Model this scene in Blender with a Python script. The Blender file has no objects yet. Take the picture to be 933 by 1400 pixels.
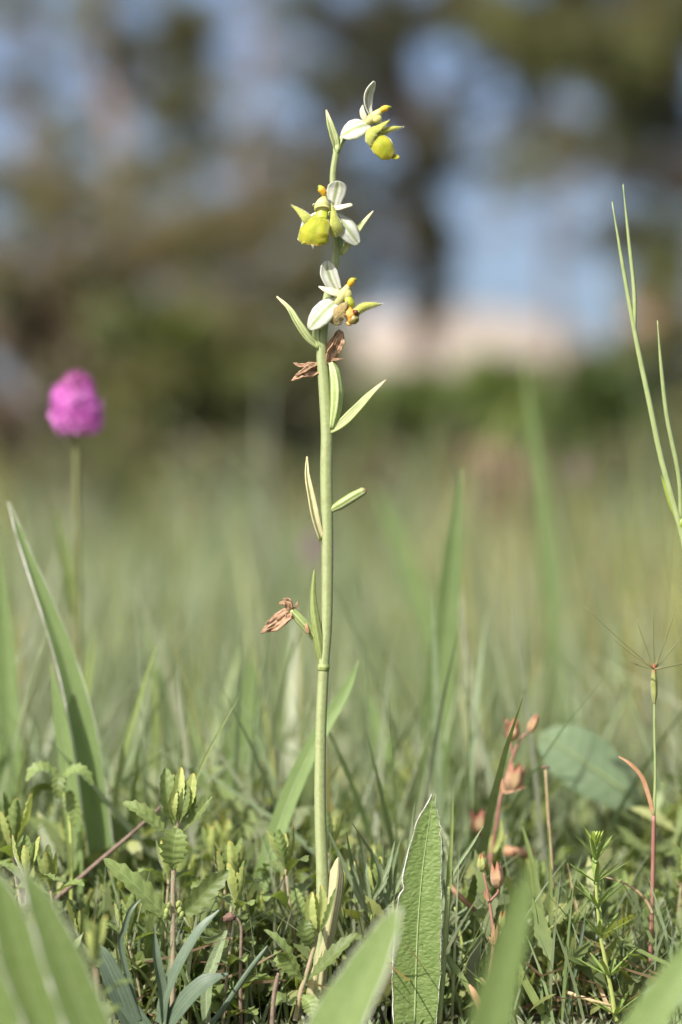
import bpy, math, random
import numpy as np
from mathutils import Vector, Matrix, noise as mnoise

# ------------------------------------------------------------------ camera, sky, sun, exposure
scene = bpy.context.scene
col = scene.collection
D0 = 0.972            # focus distance: a 100 mm lens framing 35 cm of height
S = 0.00025           # metres per photograph pixel in the plane of the orchid
ZC = 0.174            # lens height above the ground
cam_d = bpy.data.cameras.new('camera')
cam = bpy.data.objects.new('camera', cam_d); col.objects.link(cam)
cam.location = (0, -D0, ZC); cam.rotation_euler = (math.radians(90), 0, 0)
cam_d.sensor_fit = 'VERTICAL'; cam_d.sensor_height = 36; cam_d.sensor_width = 24
cam_d.lens = 100; cam_d.clip_start = 0.02; cam_d.clip_end = 1000
cam_d.dof.use_dof = True; cam_d.dof.focus_distance = D0; cam_d.dof.aperture_fstop = 5.0
scene.camera = cam

SUN = Vector((-0.46, -0.60, 0.74)).normalized()
world = bpy.data.worlds.new('World'); scene.world = world; world.use_nodes = True
nt = world.node_tree
sky = nt.nodes.new('ShaderNodeTexSky'); sky.sky_type = 'NISHITA'; sky.sun_disc = False
sky.sun_elevation = math.asin(SUN.z); sky.sun_rotation = math.atan2(SUN.x, SUN.y)
sky.air_density = 0.6; sky.dust_density = 3.6; sky.ozone_density = 1.5
nt.nodes['Background'].inputs['Strength'].default_value = 0.105
nt.links.new(sky.outputs[0], nt.nodes['Background'].inputs['Color'])
sun_d = bpy.data.lights.new('sun', 'SUN'); sun_d.energy = 4.2; sun_d.angle = math.radians(0.53)
sun_d.color = (1.0, 0.96, 0.91)
sun = bpy.data.objects.new('sun', sun_d); col.objects.link(sun)
sun.rotation_euler = (-SUN).to_track_quat('-Z', 'Y').to_euler(); sun.location = (-3, -3, 5)
vs = scene.view_settings
vs.view_transform = 'Standard'; vs.look = 'None'; vs.exposure = 1.02; vs.gamma = 1.0; vs.use_curve_mapping = False
scene.cycles.use_denoising = True
scene.cycles.max_bounces = 8; scene.cycles.transmission_bounces = 6; scene.cycles.diffuse_bounces = 4

rng = random.Random(7)
nrg = np.random.default_rng(11)

def W(px, py, y=0.0):
    """photograph pixel -> point at depth y behind the orchid's plane"""
    s = S * (D0 + y) / D0
    return Vector(((px - 466.5) * s, y, ZC + (700 - py) * s))
def PX(n, y=0.0):
    return n * S * (D0 + y) / D0

# ------------------------------------------------------------------ materials
def newmat(name):
    m = bpy.data.materials.new(name); m.use_nodes = True
    m.node_tree.nodes.clear(); return m, m.node_tree.nodes, m.node_tree.links
def rgb(c): return (c[0], c[1], c[2], 1)

def leaf_mat(name, c1, c2, trans=0.3, rough=0.5, spec=0.35, scale=400, vein=None, vein_w=0.06, vein_amt=0.6,
             side_veins=0, bump=0.15, attr=False, sheen=0.0, retic=0, tip=None, stripes=0, spots=None, tcol=None, vary=0.25):
    m, N, L = newmat(name)
    out = N.new('ShaderNodeOutputMaterial')
    tc = N.new('ShaderNodeTexCoord')
    nz = N.new('ShaderNodeTexNoise'); nz.inputs['Scale'].default_value = scale; nz.inputs['Detail'].default_value = 4
    L.new(tc.outputs['Object'], nz.inputs['Vector'])
    ramp = N.new('ShaderNodeMapRange'); ramp.inputs[1].default_value = 0.3; ramp.inputs[2].default_value = 0.7
    L.new(nz.outputs['Fac'], ramp.inputs[0])
    mix = N.new('ShaderNodeMix'); mix.data_type = 'RGBA'
    L.new(ramp.outputs[0], mix.inputs[0])
    if attr:
        a = N.new('ShaderNodeAttribute'); a.attribute_name = 'col'
        mul = N.new('ShaderNodeMix'); mul.data_type = 'RGBA'; mul.blend_type = 'MULTIPLY'; mul.inputs[0].default_value = 1
        L.new(a.outputs['Color'], mul.inputs[6]); mul.inputs[7].default_value = (0.72, 0.75, 0.7, 1)
        L.new(mul.outputs[2], mix.inputs[6]); L.new(a.outputs['Color'], mix.inputs[7])
    else:
        mix.inputs[6].default_value = rgb(c1); mix.inputs[7].default_value = rgb(c2)
    cur = mix.outputs[2]
    uv = N.new('ShaderNodeSeparateXYZ'); L.new(tc.outputs['UV'], uv.inputs[0])
    def math_(op, a, b=None, c=None):
        n = N.new('ShaderNodeMath'); n.operation = op
        for i, x in enumerate((a, b, c)):
            if x is None: continue
            if isinstance(x, (int, float)): n.inputs[i].default_value = x
            else: L.new(x, n.inputs[i])
        return n.outputs[0]
    absu = math_('ABSOLUTE', math_('SUBTRACT', math_('MULTIPLY', uv.outputs[0], 2.0), 1.0))
    height = nz.outputs['Fac']
    def blend(fac, colr):
        nonlocal cur
        b = N.new('ShaderNodeMix'); b.data_type = 'RGBA'
        L.new(fac, b.inputs[0]); L.new(cur, b.inputs[6]); b.inputs[7].default_value = rgb(colr); cur = b.outputs[2]
    if vein:
        wob = math_('ADD', absu, math_('MULTIPLY', math_('SUBTRACT', nz.outputs['Fac'], 0.5), vein_w * 0.8))
        mr = N.new('ShaderNodeMapRange'); mr.interpolation_type = 'SMOOTHSTEP'
        mr.inputs[1].default_value = vein_w * 0.3; mr.inputs[2].default_value = vein_w * 1.6
        mr.inputs[3].default_value = vein_amt; mr.inputs[4].default_value = 0
        L.new(wob, mr.inputs[0]); blend(mr.outputs[0], vein)
    if side_veins:
        ph = math_('SUBTRACT', math_('MULTIPLY', uv.outputs[1], side_veins), math_('MULTIPLY', absu, side_veins * 0.10))
        saw = math_('ABSOLUTE', math_('SUBTRACT', math_('FRACT', ph), 0.5))
        mr = N.new('ShaderNodeMapRange'); mr.inputs[1].default_value = 0.0; mr.inputs[2].default_value = 0.12
        mr.inputs[3].default_value = 0.35; mr.inputs[4].default_value = 0
        L.new(saw, mr.inputs[0]); blend(mr.outputs[0], vein or c2)
        height = math_('ADD', math_('MULTIPLY', nz.outputs['Fac'], 0.5), math_('MULTIPLY', saw, 0.8))
    if retic:
        vo = N.new('ShaderNodeTexVoronoi'); vo.feature = 'DISTANCE_TO_EDGE'; vo.inputs['Scale'].default_value = retic
        mp = N.new('ShaderNodeMapping'); mp.inputs['Scale'].default_value = (1, 1, 1.6); mp.inputs['Rotation'].default_value = (0, .5, 0)
        L.new(tc.outputs['Object'], mp.inputs[0]); L.new(mp.outputs[0], vo.inputs['Vector'])
        mr = N.new('ShaderNodeMapRange'); mr.inputs[1].default_value = 0; mr.inputs[2].default_value = .35
        L.new(vo.outputs['Distance'], mr.inputs[0])
        height = math_('ADD', math_('MULTIPLY', nz.outputs['Fac'], .4), mr.outputs[0])
    if stripes:
        st = math_('SINE', math_('MULTIPLY', uv.outputs[0], stripes * 6.2832))
        mr = N.new('ShaderNodeMapRange'); mr.inputs[1].default_value = 0.2; mr.inputs[2].default_value = 0.9
        mr.inputs[3].default_value = 0; mr.inputs[4].default_value = 0.45
        L.new(st, mr.inputs[0]); blend(mr.outputs[0], vein or c2)
        height = math_('ADD', nz.outputs['Fac'], math_('MULTIPLY', st, 0.3))
    if tip:
        mr = N.new('ShaderNodeMapRange'); mr.interpolation_type = 'SMOOTHSTEP'
        mr.inputs[1].default_value = tip[1]; mr.inputs[2].default_value = tip[2]
        L.new(math_('ADD', uv.outputs[1], math_('MULTIPLY', math_('SUBTRACT', nz.outputs['Fac'], 0.5), 0.25)), mr.inputs[0])
        blend(mr.outputs[0], tip[0])
    if spots:
        n2 = N.new('ShaderNodeTexNoise'); n2.inputs['Scale'].default_value = spots[1]; n2.inputs['Detail'].default_value = 2
        L.new(tc.outputs['Object'], n2.inputs['Vector'])
        mr = N.new('ShaderNodeMapRange'); mr.inputs[1].default_value = spots[2]; mr.inputs[2].default_value = spots[2] + 0.06
        mr.inputs[4].default_value = spots[3]
        L.new(n2.outputs['Fac'], mr.inputs[0]); blend(mr.outputs[0], spots[0])
    if vary:
        oi = N.new('ShaderNodeObjectInfo')
        hsv = N.new('ShaderNodeHueSaturation')
        mv = N.new('ShaderNodeMapRange'); mv.inputs[3].default_value = 1 - vary; mv.inputs[4].default_value = 1 + vary
        L.new(oi.outputs['Random'], mv.inputs[0]); L.new(mv.outputs[0], hsv.inputs['Value'])
        L.new(cur, hsv.inputs['Color']); cur = hsv.outputs['Color']
    bs = N.new('ShaderNodeBsdfPrincipled')
    L.new(cur, bs.inputs['Base Color']); bs.inputs['Roughness'].default_value = rough
    bs.inputs['Specular IOR Level'].default_value = spec
    if sheen:
        bs.inputs['Sheen Weight'].default_value = sheen; bs.inputs['Sheen Roughness'].default_value = 0.4
    bp = N.new('ShaderNodeBump'); bp.inputs['Strength'].default_value = bump; bp.inputs['Distance'].default_value = 0.0006
    L.new(height, bp.inputs['Height']); L.new(bp.outputs[0], bs.inputs['Normal'])
    if trans > 0:
        tr = N.new('ShaderNodeBsdfTranslucent')
        tm = N.new('ShaderNodeMix'); tm.data_type = 'RGBA'; tm.blend_type = 'MULTIPLY'; tm.inputs[0].default_value = 1
        L.new(cur, tm.inputs[6]); tm.inputs[7].default_value = rgb(tcol or (1.5, 1.5, 0.6))
        L.new(tm.outputs[2], tr.inputs['Color'])
        ms = N.new('ShaderNodeMixShader'); ms.inputs[0].default_value = trans
        L.new(bs.outputs[0], ms.inputs[1]); L.new(tr.outputs[0], ms.inputs[2]); L.new(ms.outputs[0], out.inputs[0])
    else:
        L.new(bs.outputs[0], out.inputs[0])
    return m

MT = {}
MT['orchid_stem'] = leaf_mat('orchid_stem', (.205, .245, .095), (.265, .30, .135), trans=0, rough=.55, scale=900, stripes=4, vein=(.30, .33, .17), spots=((.17, .17, .07), 300, .58, .22), bump=.2, vary=0)
MT['sepal'] = leaf_mat('sepal', (.52, .52, .45), (.64, .64, .57), trans=.35, rough=.55, spec=.25, scale=600, vein=(.27, .34, .11), vein_w=.13, vein_amt=.85, stripes=3, tcol=(1, 1, .95), bump=.2, vary=0)
MT['sepal_edge'] = leaf_mat('sepal_edge', (.56, .53, .34), (.66, .63, .45), trans=.25, rough=.5, scale=600, tcol=(1, 1, .9), vary=0)
MT['bract'] = leaf_mat('bract', (.26, .32, .11), (.37, .41, .18), trans=.3, rough=.5, scale=500, stripes=4, vein=(.62, .60, .40), tip=((.62, .55, .36), .65, 1.0), vary=.1)
MT['bract_pale'] = leaf_mat('bract_pale', (.50, .48, .24), (.60, .56, .34), trans=.3, rough=.5, scale=500, stripes=3, vein=(.66, .60, .42), tip=((.40, .42, .16), .1, .0), vary=0)
MT['bract_green'] = leaf_mat('bract_green', (.20, .27, .075), (.30, .35, .12), trans=.25, rough=.45, scale=500, stripes=5, vein=(.36, .38, .17), spots=((.05, .03, .015), 330, .74, .9), vary=0)
MT['ovary'] = leaf_mat('ovary', (.19, .27, .07), (.27, .33, .115), trans=0, rough=.45, scale=700, stripes=5, vein=(.55, .56, .34), vary=.1)
MT['lip'] = leaf_mat('lip', (.34, .37, .012), (.48, .47, .035), trans=.4, rough=.6, spec=.25, scale=260, tcol=(1.3, 1.2, .4), vein=(.30, .36, .02), vein_w=.35, vein_amt=.6, tip=((.60, .46, .06), .8, 1.0), sheen=.8, bump=.9, spots=((.52, .44, .10), 900, .55, .5), vary=0)
MT['lobe'] = leaf_mat('lobe', (.32, .36, .04), (.46, .46, .12), trans=.25, rough=.7, scale=1400, bump=.5, sheen=.8, tcol=(1.3, 1.2, .4), vary=.05)
MT['lobe_olive'] = leaf_mat('lobe_olive', (.20, .14, .04), (.36, .28, .11), trans=.1, rough=.9, scale=1600, bump=.9, sheen=1.0, vary=0)
MT['column'] = leaf_mat('column', (.46, .45, .12), (.56, .53, .24), trans=.2, rough=.45, scale=500, tcol=(1.2, 1.1, .5), vary=0)
MT['throat'] = leaf_mat('throat', (.30, .36, .02), (.42, .43, .05), trans=.1, rough=.4, scale=600, vary=0)
MT['anther'] = leaf_mat('anther', (.62, .33, .02), (.72, .46, .05), trans=.1, rough=.4, scale=700, tip=((.20, .26, .03), .55, .8), vary=0)
MT['lip_orange'] = leaf_mat('lip_orange', (.50, .22, .03), (.60, .33, .07), trans=.1, rough=.35, scale=900, vary=0)
MT['lip_dark'] = leaf_mat('lip_dark', (.07, .018, .012), (.14, .05, .02), trans=0, rough=.3, scale=900, vary=0)
MT['lip_olive'] = leaf_mat('lip_olive', (.16, .13, .03), (.24, .20, .06), trans=0, rough=.35, scale=900, vary=0)
MT['withered'] = leaf_mat('withered', (.30, .17, .09), (.48, .32, .20), trans=.15, rough=.75, scale=650, stripes=4, vein=(.20, .10, .055), bump=.6, tcol=(1.2, 1, .7), vary=.15)
MT['sheath'] = leaf_mat('sheath', (.36, .34, .18), (.44, .41, .25), trans=.2, rough=.6, scale=450, stripes=7, vein=(.42, .40, .16), spots=((.14, .06, .03), 260, .72, .9), vary=0)
# herbs
MT['germander'] = leaf_mat('germander', (.13, .175, .050), (.18, .23, .075), trans=.3, rough=.5, spec=.28, scale=500, vein=(.22, .30, .12), vein_w=.05, side_veins=7, bump=.45, sheen=.15)
MT['germander_bud'] = leaf_mat('germander_bud', (.24, .29, .085), (.34, .37, .12), trans=.3, rough=.5, scale=500, vein=(.40, .42, .16), tip=((.48, .36, .09), .85, 1.1), bump=.3, sheen=.3)
MT['germander_stem'] = leaf_mat('germander_stem', (.22, .22, .10), (.30, .20, .13), trans=0, rough=.7, scale=260, sheen=.8, bump=.4)
MT['hair'] = leaf_mat('hair', (.62, .60, .52), (.72, .70, .62), trans=.3, rough=.6, scale=300, tcol=(1, 1, 1), vary=0)
MT['broad'] = leaf_mat('broad', (.12, .18, .048), (.165, .225, .072), trans=.25, rough=.55, spec=.3, scale=330, vein=(.24, .32, .11), vein_w=.03, vein_amt=.7, retic=400, bump=.3, sheen=.12, tip=((.26, .25, .12), .96, 1.08), vary=.12)
MT['broad_far'] = leaf_mat('broad_far', (.135, .20, .065), (.18, .245, .09), trans=.35, rough=.55, scale=90, vein=(.20, .28, .11), vein_w=.05, bump=.2, sheen=.08, stripes=7, tip=((.26, .25, .12), .93, 1.08), vary=.2)
MT['margin'] = leaf_mat('margin', (.52, .51, .44), (.68, .66, .58), trans=0, rough=.9, scale=900, sheen=.6, bump=.8, vary=0)
MT['glaucous'] = leaf_mat('glaucous', (.075, .11, .068), (.105, .14, .09), trans=.12, rough=.45, spec=.4, scale=220, stripes=6, vein=(.15, .2, .13), bump=.12, vary=.12)
MT['oval'] = leaf_mat('oval', (.125, .18, .09), (.155, .21, .115), trans=.2, rough=.6, scale=160, vein=(.27, .33, .2), vein_w=.05, side_veins=9, bump=.2, vary=0)
MT['galium'] = leaf_mat('galium', (.14, .21, .045), (.19, .26, .07), trans=.15, rough=.3, spec=.5, scale=500, tip=((.22, .30, .09), .85, 1.1), bump=.15, vary=.15)
MT['galium_top'] = leaf_mat('galium_top', (.24, .33, .05), (.30, .36, .07), trans=.2, rough=.35, scale=500, vary=.1)
MT['galium_stem'] = leaf_mat('galium_stem', (.26, .32, .08), (.34, .36, .12), trans=0, rough=.45, scale=300, vary=.1)
MT['needle'] = leaf_mat('needle', (.135, .185, .085), (.20, .25, .13), trans=.2, rough=.65, scale=600, vein=(.28, .32, .2), vein_w=.12, sheen=.4, vary=.2)
MT['grass'] = leaf_mat('grass', (.15, .195, .058), (.20, .24, .085), trans=.3, rough=.42, spec=.4, scale=260, stripes=4, vein=(.2, .27, .09), vary=.2)
MT['grass_stem'] = leaf_mat('grass_stem', (.19, .24, .085), (.25, .29, .12), trans=0, rough=.45, scale=260, stripes=3, vein=(.24, .3, .14), vary=.12)
MT['straw'] = leaf_mat('straw', (.36, .26, .14), (.46, .36, .22), trans=.1, rough=.7, scale=300, stripes=3, vein=(.28, .18, .09), vary=.25)
MT['red_stem'] = leaf_mat('red_stem', (.22, .095, .07), (.28, .15, .11), trans=0, rough=.5, scale=120, vary=.1)
MT['capsule'] = leaf_mat('capsule', (.36, .25, .13), (.44, .30, .18), trans=.25, rough=.85, spec=.1, bump=.8, scale=380, stripes=5, vein=(.34, .17, .11), tip=((.34, .15, .10), .66, .98), vary=.12, sheen=.3)
MT['capsule_green'] = leaf_mat('capsule_green', (.24, .28, .08), (.32, .34, .13), trans=.25, rough=.85, spec=.1, bump=.8, scale=380, stripes=5, vein=(.34, .34, .12), tip=((.36, .12, .06), .75, 1.0), vary=.1, sheen=.3)
MT['orange_dry'] = leaf_mat('orange_dry', (.34, .17, .09), (.42, .25, .15), trans=.2, rough=.6, scale=300, vary=.2)
MT['twig'] = leaf_mat('twig', (.13, .088, .065), (.24, .175, .13), trans=0, rough=.85, scale=300, bump=.8, vary=.2)
MT['bud_brown'] = leaf_mat('bud_brown', (.10, .055, .04), (.20, .12, .09), trans=0, rough=.85, scale=700, bump=1, vary=.1)
MT['pink'] = leaf_mat('pink', (.56, .15, .48), (.70, .29, .64), trans=.35, rough=.5, scale=300, tcol=(1.2, 1, 1.2), vary=.12)
MT['pink_deep'] = leaf_mat('pink_deep', (.37, .09, .27), (.46, .15, .36), trans=.3, rough=.5, scale=300, tcol=(1.2, 1, 1.2), vary=.12)
MT['pink_dull'] = leaf_mat('pink_dull', (.30, .16, .24), (.38, .24, .30), trans=.3, rough=.6, scale=200, tcol=(1.1, 1, 1.1), vary=.12)
MT['olive_stem'] = leaf_mat('olive_stem', (.12, .135, .045), (.16, .16, .06), trans=0, rough=.5, scale=60, tip=((.24, .20, .08), .2, 0.0), vary=.1)
MT['rust'] = leaf_mat('rust', (.20, .11, .085), (.28, .17, .13), trans=.2, rough=.8, scale=60, vary=.2)
# masses with their own colour on every blade
MT['midrib'] = leaf_mat('midrib', (.21, .27, .11), (.25, .31, .14), trans=.1, rough=.6, scale=300, vary=.1)
MT['meadow'] = leaf_mat('meadow', (1, 1, 1), (1, 1, 1), trans=.42, rough=.5, scale=120, attr=True, bump=.1, vary=0)
MT['foliage'] = leaf_mat('foliage', (1, 1, 1), (1, 1, 1), trans=.4, rough=.6, scale=20, attr=True, bump=.1, vary=0)
MT['bark'] = leaf_mat('bark', (.17, .125, .10), (.29, .22, .18), trans=0, rough=.9, scale=9, bump=1, vary=.1)

def ground_mat(name, c1, c2, c3, sc1, sc2, bump=.6, dist=.02):
    m, N, L = newmat(name)
    out = N.new('ShaderNodeOutputMaterial'); tc = N.new('ShaderNodeTexCoord')
    a = N.new('ShaderNodeTexNoise'); a.inputs['Scale'].default_value = sc1; a.inputs['Detail'].default_value = 6
    b = N.new('ShaderNodeTexNoise'); b.inputs['Scale'].default_value = sc2; b.inputs['Detail'].default_value = 8
    L.new(tc.outputs['Object'], a.inputs['Vector']); L.new(tc.outputs['Object'], b.inputs['Vector'])
    r1 = N.new('ShaderNodeMapRange'); r1.inputs[1].default_value = .35; r1.inputs[2].default_value = .65
    r2 = N.new('ShaderNodeMapRange'); r2.inputs[1].default_value = .4; r2.inputs[2].default_value = .65
    L.new(a.outputs['Fac'], r1.inputs[0]); L.new(b.outputs['Fac'], r2.inputs[0])
    m1 = N.new('ShaderNodeMix'); m1.data_type = 'RGBA'; m1.inputs[6].default_value = rgb(c1); m1.inputs[7].default_value = rgb(c2)
    m2 = N.new('ShaderNodeMix'); m2.data_type = 'RGBA'; m2.inputs[7].default_value = rgb(c3)
    L.new(r1.outputs[0], m1.inputs[0]); L.new(m1.outputs[2], m2.inputs[6]); L.new(r2.outputs[0], m2.inputs[0])
    bs = N.new('ShaderNodeBsdfPrincipled'); bs.inputs['Roughness'].default_value = .95
    L.new(m2.outputs[2], bs.inputs['Base Color'])
    bp = N.new('ShaderNodeBump'); bp.inputs['Strength'].default_value = bump; bp.inputs['Distance'].default_value = dist
    L.new(b.outputs['Fac'], bp.inputs['Height']); L.new(bp.outputs[0], bs.inputs['Normal'])
    L.new(bs.outputs[0], out.inputs[0]); return m
MT['ground'] = ground_mat('ground', (.075, .09, .035), (.11, .125, .05), (.15, .13, .075), 1.3, 40, .8, .01)
MT['bank'] = ground_mat('bank', (.245, .205, .165), (.21, .175, .14), (.30, .255, .21), .8, 6, .6, .08)

# ------------------------------------------------------------------ mesh helpers
def catmull(pts, n):
    pts = [Vector(p) for p in pts]
    if len(pts) == 2:
        return [pts[0].lerp(pts[1], i / n) for i in range(n + 1)]
    P = [pts[0] * 2 - pts[1]] + pts + [pts[-1] * 2 - pts[-2]]
    k = len(pts) - 1; out = []
    for i in range(n + 1):
        t = i / n * k; j = min(int(t), k - 1); f = t - j
        a, b, c, d = P[j], P[j + 1], P[j + 2], P[j + 3]
        out.append(0.5 * ((2 * b) + (c - a) * f + (2 * a - 5 * b + 4 * c - d) * f * f + (3 * b - a - 3 * c + d) * f ** 3))
    return out
def curve_val(keys, t):
    """smooth interpolation of evenly spaced values or (t, v) pairs"""
    if not isinstance(keys[0], tuple):
        n = len(keys) - 1; keys = [(i / n, v) for i, v in enumerate(keys)]
    for (a, va), (b, vb) in zip(keys, keys[1:]):
        if t <= b:
            f = 0 if b == a else (t - a) / (b - a)
            f = f * f * (3 - 2 * f) * .5 + f * .5
            return va + (vb - va) * f
    return keys[-1][1]

class MB:
    def __init__(self): self.v = []; self.f = []; self.uv = []
    def tube(self, pts, radii, n=8, seg=None, ridges=0, ridge=0.0, flat=None, cap=True):
        seg = seg or max(len(pts) - 1, 1)
        P = catmull(pts, seg); b0 = len(self.v); ref = None
        for i, p in enumerate(P):
            t = i / seg
            T = (P[min(i + 1, seg)] - P[max(i - 1, 0)]).normalized()
            if ref is None: ref = T.orthogonal().normalized() if flat is None else Vector(flat)
            B = T.cross(ref).normalized(); ref = B.cross(T).normalized()
            r = curve_val(radii, t) if isinstance(radii, (list, tuple)) else radii
            for j in range(n):
                a = 2 * math.pi * j / n
                rr = r * (1 + ridge * math.cos(ridges * a))
                self.v.append(p + ref * (rr * math.cos(a)) + B * (rr * math.sin(a))); self.uv.append((j / n, t))
        for i in range(seg):
            for j in range(n):
                a = b0 + i * n + j; b = b0 + i * n + (j + 1) % n
                self.f.append((a, b, b + n, a + n))
        if cap:
            self.f.append(tuple(b0 + j for j in reversed(range(n))))
            self.f.append(tuple(b0 + seg * n + j for j in range(n)))
        return self
    def sheet(self, pts, widths, nrm, n=12, nu=3, fold=0.0, cup=0.0, teeth=0, tooth=0.0, ripple=0.0, wave=0.0, thick=0.0,
              twist=0.0, nfreq=0.0, namp=0.0, edge=None, seed=0):
        """a leaf or petal: centre line, full width along it, facing direction"""
        if teeth: n = max(n, teeth * 4)
        P = catmull(pts, n); N0 = Vector(nrm).normalized(); base = len(self.v); rows = []
        m = 2 * nu + 1
        for i, p in enumerate(P):
            t = i / n
            T = (P[min(i + 1, n)] - P[max(i - 1, 0)]).normalized()
            Sd = T.cross(N0)
            if Sd.length < 1e-6: Sd = T.orthogonal()
            Sd.normalize(); Nn = Sd.cross(T).normalized()
            if twist:
                R = Matrix.Rotation(twist * t, 3, T); Sd = R @ Sd; Nn = R @ Nn
            w = curve_val(widths, t) * .5
            for j in range(m):
                u = (j - nu) / nu; k = abs(u); ww = w
                if teeth and k > .55:
                    ph = (t * teeth) % 1.0
                    ww = w * (1 + tooth * (k - .55) / .45 * (ph if ph < .75 else 3 * (1 - ph)) - tooth * .35)
                if edge: ww = w * (1 + (k ** 3) * edge(t, u))
                off = Sd * (u * ww * math.cos(fold)) + Nn * (k * ww * math.sin(fold) + cup * w * u * u)
                if ripple and teeth:
                    off += Nn * (ripple * w * math.cos(2 * math.pi * (teeth * t - .8 * k)) * min(1, 2.2 * k))
                if wave: off += Nn * (wave * w * k * math.sin(9 * t + 2 * u + seed))
                if namp: off += Nn * (namp * mnoise.noise((p + off) * nfreq + Vector((seed, 0, 0))))
                rows.append(p + off); self.uv.append(((u + 1) / 2, t))
        self.v += rows
        for i in range(n):
            for j in range(m - 1):
                a = base + i * m + j
                self.f.append((a, a + 1, a + m + 1, a + m))
        if thick:
            b2 = len(self.v); tot = (n + 1) * m
            ci, cj = n // 2, nu
            qc = (rows[ci * m + cj + 1] - rows[ci * m + cj - 1]).cross(rows[(ci + 1) * m + cj] - rows[(ci - 1) * m + cj])
            sg = -thick if qc.dot(N0) > 0 else thick
            for i in range(n + 1):
                for j in range(m):
                    p = rows[i * m + j]
                    du = rows[i * m + min(j + 1, m - 1)] - rows[i * m + max(j - 1, 0)]
                    dv = rows[min(i + 1, n) * m + j] - rows[max(i - 1, 0) * m + j]
                    q = du.cross(dv); q = q.normalized() if q.length > 1e-12 else N0
                    self.v.append(p + q * sg); self.uv.append(self.uv[base + i * m + j])
            for i in range(n):
                for j in range(m - 1):
                    a = b2 + i * m + j
                    self.f.append((a, a + m, a + m + 1, a + 1))
            ring = [j for j in range(m)] + [i * m + m - 1 for i in range(1, n + 1)] + [n * m + j for j in reversed(range(m - 1))] + [i * m for i in reversed(range(1, n))]
            for a, b in zip(ring, ring[1:] + ring[:1]):
                self.f.append((base + b, base + a, b2 + a, b2 + b))
        return self
    def blob(self, c, ax, ay, az, seg=16, rings=10, deform=None):
        """an ellipsoid-like body with half axes ax, ay, az (vectors); az runs pole to pole"""
        c, ax, ay, az = Vector(c), Vector(ax), Vector(ay), Vector(az); b0 = len(self.v)
        for i in range(rings + 1):
            th = math.pi * i / rings
            for j in range(seg):
                ph = 2 * math.pi * j / seg
                q = Vector((math.sin(th) * math.cos(ph), math.sin(th) * math.sin(ph), -math.cos(th)))
                if deform: q = deform(q)
                self.v.append(c + ax * q.x + ay * q.y + az * q.z); self.uv.append((j / seg, i / rings))
        for i in range(rings):
            for j in range(seg):
                a = b0 + i * seg + j; b = b0 + i * seg + (j + 1) % seg
                self.f.append((a, b, b + seg, a + seg))
        return self
    def hairs(self, pts, radii, count, length, w=.00004, r=None, spread=1.0):
        r = r or rng
        P = catmull(pts, 40)
        for _ in range(count):
            t = r.random(); i = min(int(t * 40), 39); p = P[i].lerp(P[i + 1], r.random())
            T = (P[i + 1] - P[i]).normalized()
            a = T.orthogonal().normalized(); b = T.cross(a); an = r.uniform(0, 6.283)
            d = (a * math.cos(an) + b * math.sin(an) + T * r.uniform(-.3, .5) * spread).normalized()
            rad = curve_val(radii, t) if isinstance(radii, (list, tuple)) else radii
            s = T.cross(d).normalized() * w; l = length * r.uniform(.5, 1.2)
            q = p + d * rad * .9; k = len(self.v)
            self.v += [q - s, q + s, q + d * (rad * .1 + l) + T * l * r.uniform(-.3, .3)]
            self.uv += [(0, 0), (1, 0), (.5, 1)]; self.f.append((k, k + 1, k + 2))
        return self
    def mesh(self, name, origin=(0, 0, 0)):
        me = bpy.data.meshes.new(name); o = Vector(origin)
        me.from_pydata([tuple(p - o) for p in self.v], [], self.f)
        if self.uv:
            lay = me.uv_layers.new(name='UVMap')
            vi = np.empty(len(me.loops), np.int32); me.loops.foreach_get('vertex_index', vi)
            lay.data.foreach_set('uv', np.array(self.uv, np.float32)[vi].ravel())
        me.polygons.foreach_set('use_smooth', [True] * len(me.polygons))
        return me

def origin_of(o):
    p = Vector((0, 0, 0))
    while o is not None: p += o.location; o = o.parent
    return p
def part(name, mb, mat, parent, label=None):
    me = mb.mesh(name, origin_of(parent)); me.materials.append(MT[mat])
    o = bpy.data.objects.new(name, me); col.objects.link(o); o.parent = parent
    if label: o['label'] = label
    return o
def thing(name, label, cat, base, group=None):
    o = bpy.data.objects.new(name, None); col.objects.link(o); o.location = base; o.empty_display_size = .01
    o['label'] = label; o['category'] = cat
    if group: o['group'] = group
    return o
def solo(name, mb, mat, label, cat, base, group=None):
    me = mb.mesh(name, base); me.materials.append(MT[mat])
    o = bpy.data.objects.new(name, me); col.objects.link(o); o.location = base
    o['label'] = label; o['category'] = cat
    if group: o['group'] = group
    return o
def copy_tree(o, parent=None):
    c = o.copy(); col.objects.link(c); c.parent = parent
    for ch in list(o.children): copy_tree(ch, c)
    return c
TOCAM = Vector((0, -1, 0))

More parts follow.
